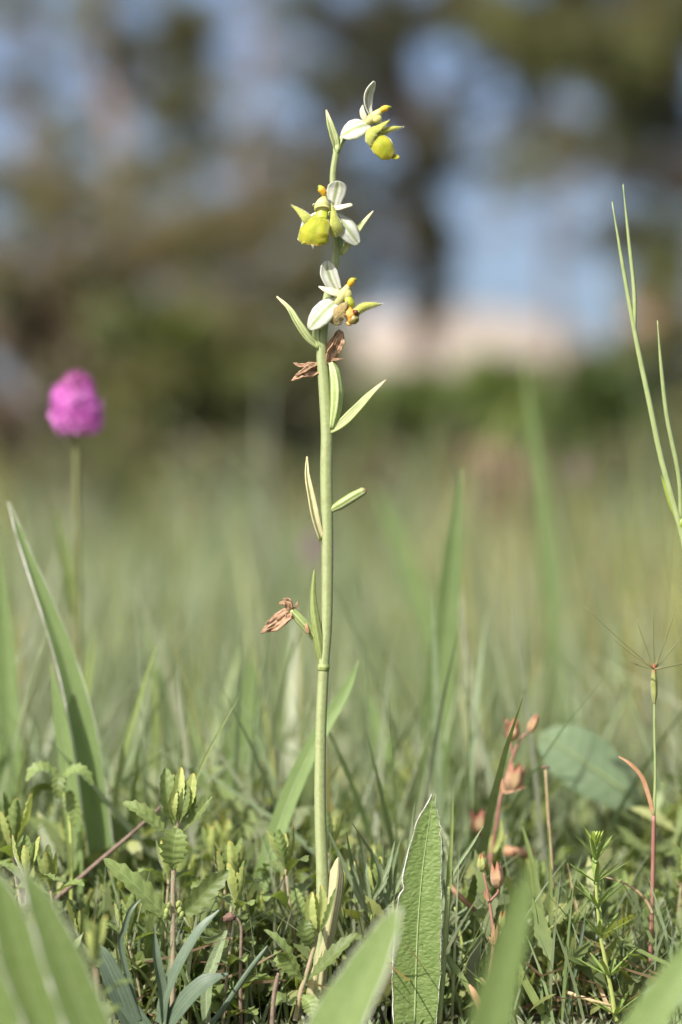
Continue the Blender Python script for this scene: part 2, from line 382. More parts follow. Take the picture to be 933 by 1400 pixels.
def blade_mass(name, base, direc, length, width, bend, side, colr, prof, mat, kind=None, parent=None, K=None, origin=(0, 0, 0)):
    """many blades or leaves in one mesh: numpy arrays, one colour per blade"""
    n = len(base); K = len(prof) - 1
    t = np.linspace(0, 1, K + 1)
    c = base[:, None, :] + direc[:, None, :] * (length[:, None] * t)[:, :, None] + bend[:, None, :] * (length[:, None] * t ** 2)[:, :, None]
    hw = (width[:, None] * np.array(prof)[None, :] * .5)[:, :, None]
    v = np.stack([c - side[:, None, :] * hw, c + side[:, None, :] * hw], axis=2).reshape(-1, 3) - np.array(origin)
    idx = (np.arange(n) * 2 * (K + 1))[:, None] + (np.arange(K) * 2)[None, :]
    q = np.stack([idx, idx + 1, idx + 3, idx + 2], axis=2).reshape(-1, 4)
    me = bpy.data.meshes.new(name)
    me.vertices.add(len(v)); me.vertices.foreach_set('co', v.astype(np.float32).ravel())
    me.loops.add(q.size); me.loops.foreach_set('vertex_index', q.astype(np.int32).ravel())
    me.polygons.add(len(q)); me.polygons.foreach_set('loop_start', (np.arange(len(q)) * 4).astype(np.int32))
    me.polygons.foreach_set('use_smooth', np.ones(len(q), bool))
    at = me.attributes.new('col', 'FLOAT_COLOR', 'POINT')
    cc = np.ones((n, 2 * (K + 1), 4), np.float32); cc[:, :, :3] = colr[:, None, :]
    at.data.foreach_set('color', cc.ravel())
    me.update(calc_edges=True); me.validate()
    me.materials.append(MT[mat])
    o = bpy.data.objects.new(name, me); col.objects.link(o)
    if kind: o['kind'] = kind
    if parent: o.parent = parent
    return o
def unit(a): return a / np.maximum(np.linalg.norm(a, axis=1, keepdims=True), 1e-9)
def rand_dirs(n): return unit(nrg.normal(size=(n, 3)))

# ------------------------------------------------------------------ the setting: ground and far bank
def build_ground():
    xs = np.concatenate([np.linspace(-120, -4, 16), np.linspace(-3, 3, 61), np.linspace(4, 120, 16)])
    ys = np.concatenate([np.linspace(-6, -.8, 8), np.linspace(-.6, 4, 60), np.linspace(4.5, 30, 40), np.linspace(35, 260, 16)])
    mb = MB()
    for y in ys:
        for x in xs:
            near = max(0, 1 - math.hypot(x, y) / 6)
            z = .006 * mnoise.noise(Vector((x * 4, y * 4, 1))) * near + .0
            if y > 6: z += .03 * (mnoise.noise(Vector((x * .3, y * .3, 3)))) * min(1, (y - 6) / 6)
            mb.v.append(Vector((x, y, z - .004)))
    w = len(xs)
    for i in range(len(ys) - 1):
        for j in range(w - 1):
            a = i * w + j; mb.f.append((a, a + 1, a + w + 1, a + w))
    me = mb.mesh('ground'); me.materials.append(MT['ground'])
    o = bpy.data.objects.new('ground', me); col.objects.link(o); o['kind'] = 'structure'
def at(px, py, D): return W(px, py, D - D0)
def build_bank():
    D = 26.0; s = S * D / D0; mb = MB(); nx, ny = 90, 22
    keys = [(-.4, 700), (.15, 700), (.35, 600), (.46, 470), (.54, 408), (.66, 384), (.75, 388), (.84, 402), (.92, 430), (1.0, 500), (1.15, 640), (1.6, 700)]
    for i in range(ny + 1):
        f = i / ny
        for j in range(nx + 1):
            g = -.4 + 2.0 * j / nx
            px = g * 900
            top = ZC + (700 - curve_val(keys, g)) * s
            h = math.sin(min(f * 1.7, 1) * math.pi / 2) ** .8 if f < .75 else math.cos((f - .75) / .25 * math.pi / 2)
            x = (px - 466.5) * s; y = D - D0 + f * 7 - 1.5
            z = top * h + .12 * mnoise.noise(Vector((x * 1.3, y * 1.3, 0))) * h - .05
            mb.v.append(Vector((x, y, z)))
    w = nx + 1
    for i in range(ny):
        for j in range(nx):
            a = i * w + j; mb.f.append((a, a + 1, a + w + 1, a + w))
    me = mb.mesh('earth_bank'); me.materials.append(MT['bank'])
    o = bpy.data.objects.new('earth_bank', me); col.objects.link(o); o['kind'] = 'structure'
build_ground(); build_bank()

# ------------------------------------------------------------------ trees and shrubs behind the meadow
def leaf_cloud(centers, radii, per, size, colors, parent, name='crown', prof=(.5, 1, .1), up=.0):
    B, C, Rr = [], [], []
    for (c, r, k, cl) in zip(centers, radii, per, colors):
        d = rand_dirs(k) * (nrg.random((k, 1)) ** .45) * np.array(r)[None, :]
        B.append(np.array(c)[None, :] + d)
        C.append(np.array(cl)[None, :] * nrg.uniform(.65, 1.35, (k, 1)) * nrg.uniform(.92, 1.08, (k, 3)))
    B = np.concatenate(B); C = np.concatenate(C); n = len(B)
    di = rand_dirs(n); di[:, 2] += up; di = unit(di)
    sd = unit(np.cross(di, rand_dirs(n)))
    ln = size[0] * nrg.uniform(.6, 1.4, n); wd = size[1] * nrg.uniform(.6, 1.4, n)
    return blade_mass(name, B, di, ln, wd, rand_dirs(n) * .2, sd, C, prof, 'foliage', parent=parent, origin=origin_of(parent))

def tree(name, label, cat, base, trunk_pts, trunk_r, limbs, clumps, leaf, mat='bark', group=None):
    """limbs: list of point lists; clumps: (centre, radius xyz, count, colour)"""
    t = thing(name, label, cat, base, group)
    part('trunk', MB().tube(trunk_pts, trunk_r, n=10, seg=14), mat, t)
    for lp, lr in limbs:
        part('limb', MB().tube(lp, [lr, lr * .3], n=6, seg=8), mat, t)
    r = random.Random(len(label)); sub = []
    for c, rad, k, cl in clumps:
        m = max(5, k // 35)
        for _ in range(m):
            d = Vector((r.gauss(0, .55) * rad[0], r.gauss(0, .55) * rad[1], r.gauss(0, .55) * rad[2])); f = r.uniform(.22, .5); g = r.uniform(.6, 1.6); w = r.uniform(-.15, .25)
            sub.append((Vector(c) + d, (rad[0] * f, rad[1] * f, rad[2] * f), max(4, int(k * 1.15 / m)), (cl[0] * g * (1 + w), cl[1] * g, cl[2] * g * (1 - w * .5))))
    leaf_cloud([c[0] for c in sub], [c[1] for c in sub], [c[2] for c in sub], leaf, [c[3] for c in sub], t)
    return t

OLIVE = (.115, .120, .045); DARK = (.070, .068, .036); BROWNG = (.145, .135, .075); GREY = (.15, .13, .10); MID = (.085, .10, .035)
def clump_list(D, spec, colr, dens=1.0):
    out = []
    for (px, py, rx, ry, k) in spec:
        dd = D + rng.uniform(-.6, .6)
        s = S * dd / D0
        out.append((at(px, py, dd), (rx * s, max(rx, ry) * s * .8, ry * s), int(k * dens), colr))
    return out
def limbs_to(start_pts, clumps, r):
    out = []
    for c in clumps:
        c0 = Vector(c[0]); s = min(start_pts, key=lambda p: (Vector(p) - c0).length + abs(Vector(p).z - c0.z + .3) * .3)
        s = Vector(s); mid = s.lerp(c0, .5) + Vector((0, 0, .06 * (c0 - s).length))
        out.append(([s, mid, c0], r))
    return out

def build_trees():
    # pine with the pale trunk on the left
    D = 14.0
    g = at(165, 700, D); g.z = 0
    tp = [g, at(172, 480, D), at(168, 280, D), at(150, 130, D), at(140, 0, D), at(132, -220, D), at(150, -480, D)]
    cl = clump_list(D, [(215, 70, 75, 35, 420), (150, 55, 35, 22, 90), (60, 110, 40, 18, 60), (250, 120, 50, 22, 150), (300, 215, 60, 18, 110), (20, 8, 60, 22, 160),
                        (235, 15, 50, 18, 160), (90, 190, 40, 16, 70), (390, 10, 50, 14, 80), (230, 150, 60, 40, 260), (180, 230, 60, 30, 200), (130, 10, 60, 20, 130), (260, 60, 40, 30, 120)], OLIVE)
    cl += clump_list(D, [(x, y, 110, 55, 380) for x, y in ((0, -90), (150, -120), (300, -90), (60, -230), (230, -240), (380, -190), (100, -380), (230, -420), (150, -520))], DARK)
    tree('pine_tree', 'pine with a pale brown trunk standing behind the pink flower spike', 'tree', g, tp, [PX(24, D - D0) , PX(20, D - D0), PX(17, D - D0), PX(13, D - D0), PX(12, D - D0), PX(9, D - D0), .01],
         limbs_to(tp[3:], cl, .022), cl, (.11, .018))
    # dark pine in the middle, hanging down behind the flowers
    D = 17.0
    g = at(585, 690, D); g.z = 0
    tp = [g, at(580, 500, D), at(572, 340, D), at(560, 180, D), at(545, 40, D), at(540, -150, D), at(530, -420, D)]
    cl = clump_list(D, [(545, 120, 48, 55, 520), (520, 40, 60, 50, 650), (575, 210, 40, 45, 330), (560, 300, 45, 50, 380), (585, 385, 30, 45, 260), (480, 130, 60, 35, 330),
                        (430, 110, 45, 25, 150), (455, 190, 45, 30, 220), (510, 250, 45, 40, 250), (640, 225, 60, 16, 130), (720, 120, 35, 50, 260), (440, 5, 45, 25, 280), (600, 15, 70, 30, 460),
                        (470, 320, 45, 30, 260), (420, 270, 55, 30, 260), (500, 370, 40, 30, 220), (640, 120, 30, 40, 120), (610, 330, 35, 30, 140), (690, 60, 45, 25, 150), (640, 15, 60, 30, 320), (740, 15, 70, 35, 420), (840, 25, 70, 35, 360), (720, 70, 50, 25, 200)], DARK)
    cl += clump_list(D, [(x, y, 110, 60, 420) for x, y in ((470, -80), (600, -80), (380, -150), (560, -200), (690, -150), (500, -320), (610, -330), (540, -460))], DARK)
    tree('pine_tree', 'dark pine whose crown hangs down behind the orchid flowers', 'tree', g, tp, [PX(22, D - D0), PX(20, D - D0), PX(17, D - D0), PX(15, D - D0), PX(13, D - D0), PX(9, D - D0), .01],
         limbs_to(tp[2:], cl, .025), cl, (.13, .02))
    # olive pine reaching in from the right
    D = 12.5
    g = at(985, 720, D); g.z = 0
    tp = [g, at(990, 480, D), at(985, 260, D), at(990, 60, D), at(980, -200, D), at(990, -500, D)]
    cl = clump_list(D, [(760, 30, 60, 32, 420), (830, 55, 60, 38, 560), (900, 90, 55, 45, 560), (700, 45, 40, 25, 160), (820, 110, 60, 22, 260), (740, 90, 40, 25, 150), (905, 270, 45, 40, 300),
                        (860, 215, 45, 22, 140), (780, 215, 60, 14, 120), (940, 170, 40, 35, 250), (930, 350, 40, 40, 260), (855, 330, 32, 30, 160), (700, 235, 50, 12, 90), (870, 160, 60, 30, 300), (660, 20, 50, 25, 160), (900, 20, 60, 30, 330), (820, 190, 60, 20, 160), (910, 390, 50, 30, 260)], OLIVE)
    cl += clump_list(D, [(x, y, 110, 55, 420) for x, y in ((760, -70), (900, -70), (1040, 0), (1080, 150), (1070, 300), (700, -160), (850, -190), (1000, -160), (900, -320), (1020, -330), (970, -470), (1130, -150))], DARK)
    tree('pine_tree', 'olive pine with low boughs beside the pale earth bank', 'tree', g, tp, [PX(34, D - D0), PX(30, D - D0), PX(26, D - D0), PX(22, D - D0), PX(14, D - D0), .01],
         limbs_to(tp[1:], cl, .02), cl, (.11, .018))
    # thin bare-twigged trees that veil the sky
    for (cx, D, spec, lab, cl0) in (
        (30, 19.0, [(30, 150, 70, 60, 260), (100, 60, 60, 60, 160), (60, 230, 80, 40, 330), (-40, 100, 60, 90, 260), (110, 170, 50, 60, 200), (20, 40, 60, 40, 120)], 'thin grey tree far behind the pale pine trunk', GREY),
        (350, 20.0, [(330, 130, 80, 50, 260), (400, 200, 70, 50, 330), (300, 60, 70, 40, 150), (380, 70, 60, 40, 130), (250, 190, 60, 50, 260), (340, 240, 80, 40, 360), (460, 60, 40, 60, 200)], 'thin grey tree far behind the gap between two pines', GREY),
        (760, 21.0, [(700, 200, 70, 40, 200), (780, 240, 80, 40, 260), (840, 180, 60, 50, 240), (690, 290, 60, 50, 130), (860, 300, 60, 60, 260), (640, 150, 50, 50, 160), (760, 140, 60, 50, 200), (900, 230, 60, 60, 260), (800, 330, 60, 30, 90)], 'thin grey tree far behind the pale earth bank', GREY)):
        g = at(cx, 700, D); g.z = 0
        tp = [g, at(cx + 4, 520, D), at(cx - 6, 330, D), at(cx + 5, 180, D), at(cx, 0, D), at(cx + 5, -120, D)]
        cl = clump_list(D, spec, cl0)
        tree('thin_tree', lab, 'tree', g, tp, [PX(9, D - D0), PX(8, D - D0), PX(6, D - D0), PX(5, D - D0), .02, .005], limbs_to(tp[1:], cl, .015), cl, (.10, .02), group='thin grey trees')
    # grey-brown twiggy young trees between them
    for (cx, D, spec, lab) in (
        (60, 11.0, [(30, 270, 70, 35, 420), (110, 285, 60, 30, 330), (60, 340, 90, 45, 600), (0, 380, 80, 50, 500), (150, 350, 60, 40, 330), (10, 220, 40, 16, 60)], 'grey-brown twiggy young tree left of the pale pine trunk'),
        (330, 11.5, [(300, 270, 70, 40, 330), (370, 290, 60, 40, 330), (330, 350, 90, 45, 560), (250, 330, 60, 40, 330), (410, 340, 60, 40, 330), (340, 190, 40, 22, 90), (420, 240, 40, 26, 150), (205, 290, 60, 35, 330), (250, 390, 80, 35, 500), (360, 400, 80, 35, 500), (440, 390, 50, 40, 360), (290, 310, 70, 35, 330), (190, 370, 60, 40, 360)], 'grey-brown twiggy young tree right of the pale pine trunk')):
        g = at(cx, 700, D); g.z = 0
        tp = [g, at(cx + 4, 560, D), at(cx - 6, 430, D), at(cx + 5, 330, D), at(cx, 240, D)]
        cl = clump_list(D, spec, BROWNG)
        tree('young_tree', lab, 'tree', g, tp, [PX(13, D - D0), PX(10, D - D0), PX(8, D - D0), PX(6, D - D0), .004], limbs_to(tp[1:], cl, .012), cl, (.075, .016), group='young trees')

def shrub(label, cx, wpx, top, D, colr, n=4200, group='shrubs along the meadow edge', leaf=(.05, .026), seed=0, accent=None):
    r = random.Random(seed); s = S * D / D0
    g = at(cx, 700, D); g.z = 0
    H = ZC + (700 - top) * s; hw = wpx * s / 2
    t = thing('shrub', label, 'shrub', g, group)
    cen, rad, per, cls = [], [], [], []
    K = 60
    for i in range(K):
        a = r.uniform(0, 6.283); q = math.sqrt(r.random()) * .85; zz = r.uniform(.04, .92)
        q *= math.sqrt(max(.1, 1 - (zz - .25) ** 2 * 1.3)) if zz > .25 else 1
        c = g + Vector((math.cos(a) * q * hw, math.sin(a) * q * hw * .8, zz * H))
        rr = r.uniform(.15, .30) * min(hw, H)
        cen.append(c); rad.append((rr, rr, rr * .7)); per.append(n // K)
        f = r.uniform(.7, 1.35); cl = colr if not accent or r.random() > .35 else accent
        cls.append((cl[0] * f, cl[1] * f, cl[2] * f))
    for c in cen[::5]:
        part('stem', MB().tube([g + Vector((r.uniform(-.05, .05), r.uniform(-.05, .05), 0)), g.lerp(c, .5) + Vector((0, 0, .1 * H)), c], [.012, .003], n=5, seg=6), 'bark', t)
    leaf_cloud(cen, rad, per, leaf, cls, t, 'foliage', prof=(.4, 1, .8, .1))
    return t
def build_shrubs():
    shrub('dark brownish olive shrub below the pink flower spike', 60, 330, 330, 7.5, (0.115, 0.109, 0.054), seed=1, n=9000, accent=(0.188, 0.136, 0.105))
    shrub('olive green shrub right of the pink flower spike', 250, 300, 395, 6.8, (0.147, 0.163, 0.062), seed=2, n=9000, accent=(0.178, 0.157, 0.084))
    shrub('dusky olive shrub close behind the orchid stem', 400, 240, 430, 7.2, (0.130, 0.138, 0.062), seed=3, n=9000, accent=(0.209, 0.178, 0.126))
    shrub('green rounded shrub under the left end of the pale bank', 545, 230, 505, 7.8, (0.157, 0.198, 0.068), seed=4, n=9000)
    shrub('bright green shrub in front of the pale bank', 690, 230, 482, 8.4, (0.167, 0.220, 0.062), seed=5, n=9000)
    shrub('dark green shrub below the right end of the pale bank', 815, 170, 470, 7.6, (0.105, 0.147, 0.046), seed=6, n=9000)
    shrub('grey-pink and olive shrub at the foot of the right pine', 925, 220, 400, 9.0, (0.178, 0.178, 0.095), seed=7, n=9000, accent=(0.460, 0.335, 0.293))
    shrub('low brown shrub left of the pink flower spike', -120, 260, 360, 8.2, (0.126, 0.115, 0.062), seed=8, n=9000)
    shrub('broad olive shrub beyond the tall thin grasses', 1080, 260, 420, 8.0, (0.147, 0.167, 0.062), seed=9, n=9000)
    # rusty stalks at the meadow edge
    for k, (px, py, D, lab) in enumerate(((690, 615, 4.2, 'rusty red dock-like flower stalk at the far meadow edge'),)):
        g = at(px, 700, D); g.z = 0
        t = thing('rusty_dock', lab, 'plant', g)
        for q in range(5):
            x = px + rng.uniform(-38, 38); top = py + rng.uniform(-5, 35)
            p = at(x, top, D + rng.uniform(-.1, .1)); st = [g + Vector((rng.uniform(-.02, .02), 0, 0)), g.lerp(p, .5), p]
            part('stalk', MB().tube(st, [.004, .002], n=5, seg=6), 'red_stem', t)
            mb = MB()
            for _ in range(60):
                f = rng.uniform(.35, 1); c = g.lerp(p, f) + Vector((rng.uniform(-.02, .02), rng.uniform(-.02, .02), 0))
                mb.blob(c, (.008, 0, 0), (0, .008, 0), (0, 0, .010), 5, 3)
            part('seed_head', mb, 'rust', t)
    lowspec = [(20, 150, 640, 5.4), (150, 140, 620, 4.9), (285, 150, 600, 5.6), (395, 120, 632, 4.6), (500, 140, 610, 5.2), (610, 130, 596, 5.8), (735, 130, 610, 5.0), (850, 130, 600, 5.5), (940, 130, 585, 4.8), (-90, 140, 600, 5.0), (1040, 140, 590, 5.3)]
    for k, (cx, w, top, D) in enumerate(lowspec):
        shrub(('low yellowish green bush where the meadow meets the shrubs', 'low brownish olive bush where the meadow meets the shrubs', 'low pale green bush where the meadow meets the shrubs')[k % 3], cx, w, top, D, ((.15, .17, .065), (.14, .135, .065), (.17, .19, .085))[k % 3], n=2600, group=('low yellowish bushes at the meadow edge', 'low brownish bushes at the meadow edge', 'low pale bushes at the meadow edge')[k % 3], leaf=(.035, .016), seed=30 + k, accent=(.19, .16, .10))
def build_further_edge():
    """the wood edge goes on to both sides"""
    src = [o for o in list(col.objects) if o.parent is None and o.name.split('.')[0] in ('pine_tree', 'shrub') and o.get('category') in ('tree', 'shrub')]
    pines = [o for o in src if o['category'] == 'tree'][:3]; bushes = [o for o in src if o['category'] == 'shrub' and 'meadow meets' not in o['label']]
    r = random.Random(4)
    for side, word in ((-1, 'on past the pale-trunked pine'), (1, 'on past the olive pine')):
        for k in range(3):
            c = copy_tree(pines[k]); c.location = (side * (5.2 + 2.6 * k), 13 + r.uniform(-1, 3), 0); c.rotation_euler = (0, 0, r.uniform(.5, 5.5))
            c['label'] = 'pine of the wood edge running ' + word; c['group'] = 'pines of the wood edge ' + word
        for k in range(5):
            c = copy_tree(bushes[k]); c.location = (side * (2.3 + 1.1 * k), 6.5 + r.uniform(-.5, 1.5), 0); c.rotation_euler = (0, 0, r.uniform(.5, 5.5)); c.scale = (1.3, 1.3, 1.4)
            c['label'] = 'shrub of the wood edge running ' + word; c['group'] = 'shrubs of the wood edge ' + word
build_trees(); build_shrubs(); build_further_edge()

# ------------------------------------------------------------------ meadow grass and ground cover (uncountable)
def pick(cols, n):
    c = np.array(cols); return c[nrg.integers(0, len(c), n)]
def field(n, y0, y1, power=1.0, xm=.3):
    D = (D0 + y0) + (y1 - y0) * nrg.random(n) ** power
    x = nrg.uniform(-1, 1, n) * (.125 * D * 1.5 + xm)
    return x, D - D0, D
def grass_field(name, n, y0, y1, h, w, cols, power=1.0, lean=.35, label=None, xm=.3, xbias=None):
    x, y, D = field(n, y0, y1, power, xm)
    if xbias is not None:
        keep = nrg.random(n) < xbias(x / D, D); x, y, D = x[keep], y[keep], D[keep]; n = len(x)
    keep = ~((y > .05) & (y < .17) & (x > .055) & (x < .132) & (nrg.random(n) < .93)); x, y, D = x[keep], y[keep], D[keep]; n = len(x)
    an = nrg.uniform(0, 6.283, n)
    clump = 1 + .28 * np.sin(x * 9 + 2 * np.sin(y * 5)) * np.sin(y * 7 + 1.7) + .30 * np.sin(x * 43 + 3 * np.sin(y * 17)) * np.sin(y * 31 + 2 * np.sin(x * 13))
    L = nrg.uniform(h[0], h[1], n) * clump
    le = nrg.uniform(0, lean, n)
    di = unit(np.stack([np.cos(an) * le, np.sin(an) * le, np.ones(n)], 1))
    be = np.stack([np.cos(an) * le * .8, np.sin(an) * le * .8, -le * .35], 1) * nrg.uniform(.2, 1.2, (n, 1))
    sa = nrg.uniform(0, 6.283, n); sd = np.stack([np.cos(sa), np.sin(sa), np.zeros(n)], 1)
    patch = .5 + .5 * np.sin(x * 27 + 2.5 * np.sin(y * 11 + 1)) * np.sin(y * 19 + 2 * np.sin(x * 15))
    ci = np.clip((patch * .6 + nrg.random(n) * .4) * len(cols), 0, len(cols) - 1).astype(int)
    c = np.array(cols)[ci] * nrg.uniform(.7, 1.3, (n, 1))
    wd = nrg.uniform(w[0], w[1], n)
    o = blade_mass(name, np.stack([x, y, np.full(n, -.004)], 1), di, L, wd, be, sd, c, (.7, 1, .95, .75, .45, .04), 'meadow', kind='stuff')
    o['label'] = label; o['category'] = 'grass'
    return o
GR = [(0.200, 0.257, 0.118), (0.250, 0.294, 0.168), (0.170, 0.233, 0.095), (0.290, 0.323, 0.213), (0.220, 0.275, 0.157), (0.260, 0.285, 0.174), (0.330, 0.342, 0.258)]
GY = [(.32, .29, .11), (.35, .31, .13), (.26, .27, .09), (.40, .33, .18), (.24, .26, .10), (.38, .26, .15)]
def build_meadow():
    grass_field('meadow_grass', 30000, .09, 1.4, (.035, .115), (.0018, .0046), GR, .8, .6, 'grey-green meadow grass filling the ground behind the orchid')
    grass_field('far_meadow_grass', 46000, 1.2, 6.5, (.06, .16), (.003, .007), GR, 1.0, .5, 'pale green meadow grass running back to the shrubs', xm=1.3)
    grass_field('rank_meadow_grass', 3000, 2.2, 5.4, (.10, .30), (.004, .010), GR + GY[:3], 1.0, .45, 'rank tall grass fading into the low bushes')
    grass_field('fine_upright_grass', 9000, .10, 1.5, (.06, .155), (.0009, .0026), GR + GY[:3], .9, .28, 'fine upright grass stems standing through the meadow')
    grass_field('loose_tall_grass', 900, .5, 5.0, (.13, .26), (.002, .005), GR + GY, 1.0, .35, 'scattered taller grass blades standing out of the meadow')
    grass_field('yellowing_grass', 4200, .20, 2.6, (.09, .22), (.0016, .0040), GY, .8, .22, 'tall thin yellowing grass on the right of the meadow',
                xbias=lambda q, D: np.clip((q - .01) * 14, .0, 1))
    grass_field('pale_blades', 1300, .12, 1.6, (.05, .15), (.003, .0075), [(.36, .38, .22), (.30, .36, .17), (.42, .42, .30), (.34, .36, .24)], .9, .5, 'broader pale blades scattered through the grey-green meadow')
    grass_field('short_grass', 9000, .006, .34, (.016, .056), (.0007, .0018), GR + GY[:2], 1.0, .55, 'fine short grass mixed into the ground cover round the orchid', xm=.05)
    # the turf on this side of the orchid, low enough to stay under the view
    n = 12000
    y = nrg.uniform(-.75, .01, n); x = nrg.uniform(-.42, .42, n); hmax = .006 - .13 * np.minimum(y, 0)
    L = np.minimum(nrg.uniform(.01, .06, n), np.minimum(hmax, .06)); an = nrg.uniform(0, 6.283, n); le = nrg.uniform(.1, .6, n)
    di = unit(np.stack([np.cos(an) * le, np.sin(an) * le, np.ones(n)], 1)); sa = nrg.uniform(0, 6.283, n)
    o = blade_mass('near_turf', np.stack([x, y, np.full(n, -.004)], 1), di, L, nrg.uniform(.0012, .0035, n), di * 0 + np.stack([np.cos(an), np.sin(an), -.3 * np.ones(n)], 1) * .25, np.stack([np.cos(sa), np.sin(sa), np.zeros(n)], 1),
                   pick(GR, n) * nrg.uniform(.7, 1.2, (n, 1)), (.7, 1, .9, .5, .05), 'meadow', kind='stuff')
    o['label'] = 'short green turf in front of the orchid and its neighbours'; o['category'] = 'grass'
    # low leafy ground cover: small leaves in every direction
    cols = [(.17, .22, .075), (.20, .25, .09), (.14, .18, .06), (.24, .28, .12), (.20, .23, .12), (.28, .30, .11)]
    for nm, n, y0, y1, prof, lab in (('ground_cover', 24000, -.022, .34, (.12, .3, .62, .5, .9, .72, 1.0, .76, .92, .62, .66, .3, .05), 'low tangle of small toothed leaves carpeting the ground round the orchid'),
                                     ('far_ground_cover', 15000, .30, 1.2, (.15, .7, 1, .75, .1), 'low leafy tangle under the meadow grass')):
        x, y, D = field(n, y0, y1, .9, .06)
        keep = (nrg.random(n) < np.clip(1.15 - y * 2.6, .35, 1)) & (y > .004 + .012 * nrg.random(n)) & ((x < .035) | (nrg.random(n) < np.where(y < .25, .5, .8))) & ~((y < .03) & (x > .015) & (x < .036))
        x, y, D = x[keep], y[keep], D[keep]; n = len(x)
        z = nrg.random(n) ** 1.3 * np.where(y < .04, .024, np.where(y < .08, .032, .046)) * (1 + .5 * np.sin(x * 31) * np.sin(y * 27 + 1))
        di = rand_dirs(n); di[:, 2] = np.abs(di[:, 2]) * 1.1 + .2; di = unit(di)
        sd = unit(np.cross(di, rand_dirs(n) * .7 + np.array([0, -.5, .8])))
        c = pick(cols, n) * nrg.uniform(.7, 1.25, (n, 1))
        ln = np.where(y < 0, nrg.uniform(.006, .012, n), nrg.uniform(.008, .020, n))
        o = blade_mass(nm, np.stack([x, y, z], 1), di, ln, ln * nrg.uniform(.24, .42, n), rand_dirs(n) * .35, sd, c, prof, 'meadow', kind='stuff')
        o['label'] = lab; o['category'] = 'ground cover'
    # dry litter
    n = 1700
    x, y, D = field(n, .004, .8, 1.2, .06)
    an = nrg.uniform(0, 6.283, n); di = unit(np.stack([np.cos(an), np.sin(an), nrg.uniform(-.1, .35, n)], 1))
    c = pick([(.30, .21, .12), (.22, .14, .09), (.36, .28, .18), (.17, .10, .07)], n) * nrg.uniform(.7, 1.2, (n, 1))
    o = blade_mass('dry_litter', np.stack([x, y, nrg.uniform(.0, .018, n)], 1), di, nrg.uniform(.012, .05, n), nrg.uniform(.0005, .0012, n), rand_dirs(n) * .4, np.tile([0, 0, 1.0], (n, 1)), c, (.8, 1, 1, .6), 'meadow', kind='stuff')
    o['label'] = 'dry brown stalks and litter lying between the plants'; o['category'] = 'litter'
build_meadow()
#PLANTS
# ------------------------------------------------------------------ the bee orchid
PETAL = [(0, .35), (.15, .62), (.4, .95), (.6, 1.0), (.8, .82), (.93, .5), (1, .12)]
LANCE = [(0, .7), (.15, .88), (.35, 1.0), (.6, .8), (.85, .38), (1, .04)]
def wk(keys, w): return [(t, v * w) for t, v in keys]
def petal(path, wpx, nrm, keys=PETAL, y=0, **kw):
    """path: (px, py, depth in px toward -camera) list"""
    pts = [W(p[0], p[1], y + ((p[2] if len(p) > 2 else 0) + SHIFT[0]) * S) for p in path]
    kw.setdefault('thick', .0004)
    return MB().sheet(pts, wk(keys, PX(wpx)), nrm, **kw)
SHIFT = [0]
def V(px, py, d=0): return W(px, py, (d + SHIFT[0]) * S)

def horn(path, radii, flat=None, n=10, seg=10, squash=1.0):
    return MB().tube([V(*p) for p in path], [r * S for r in radii], n=n, seg=seg)

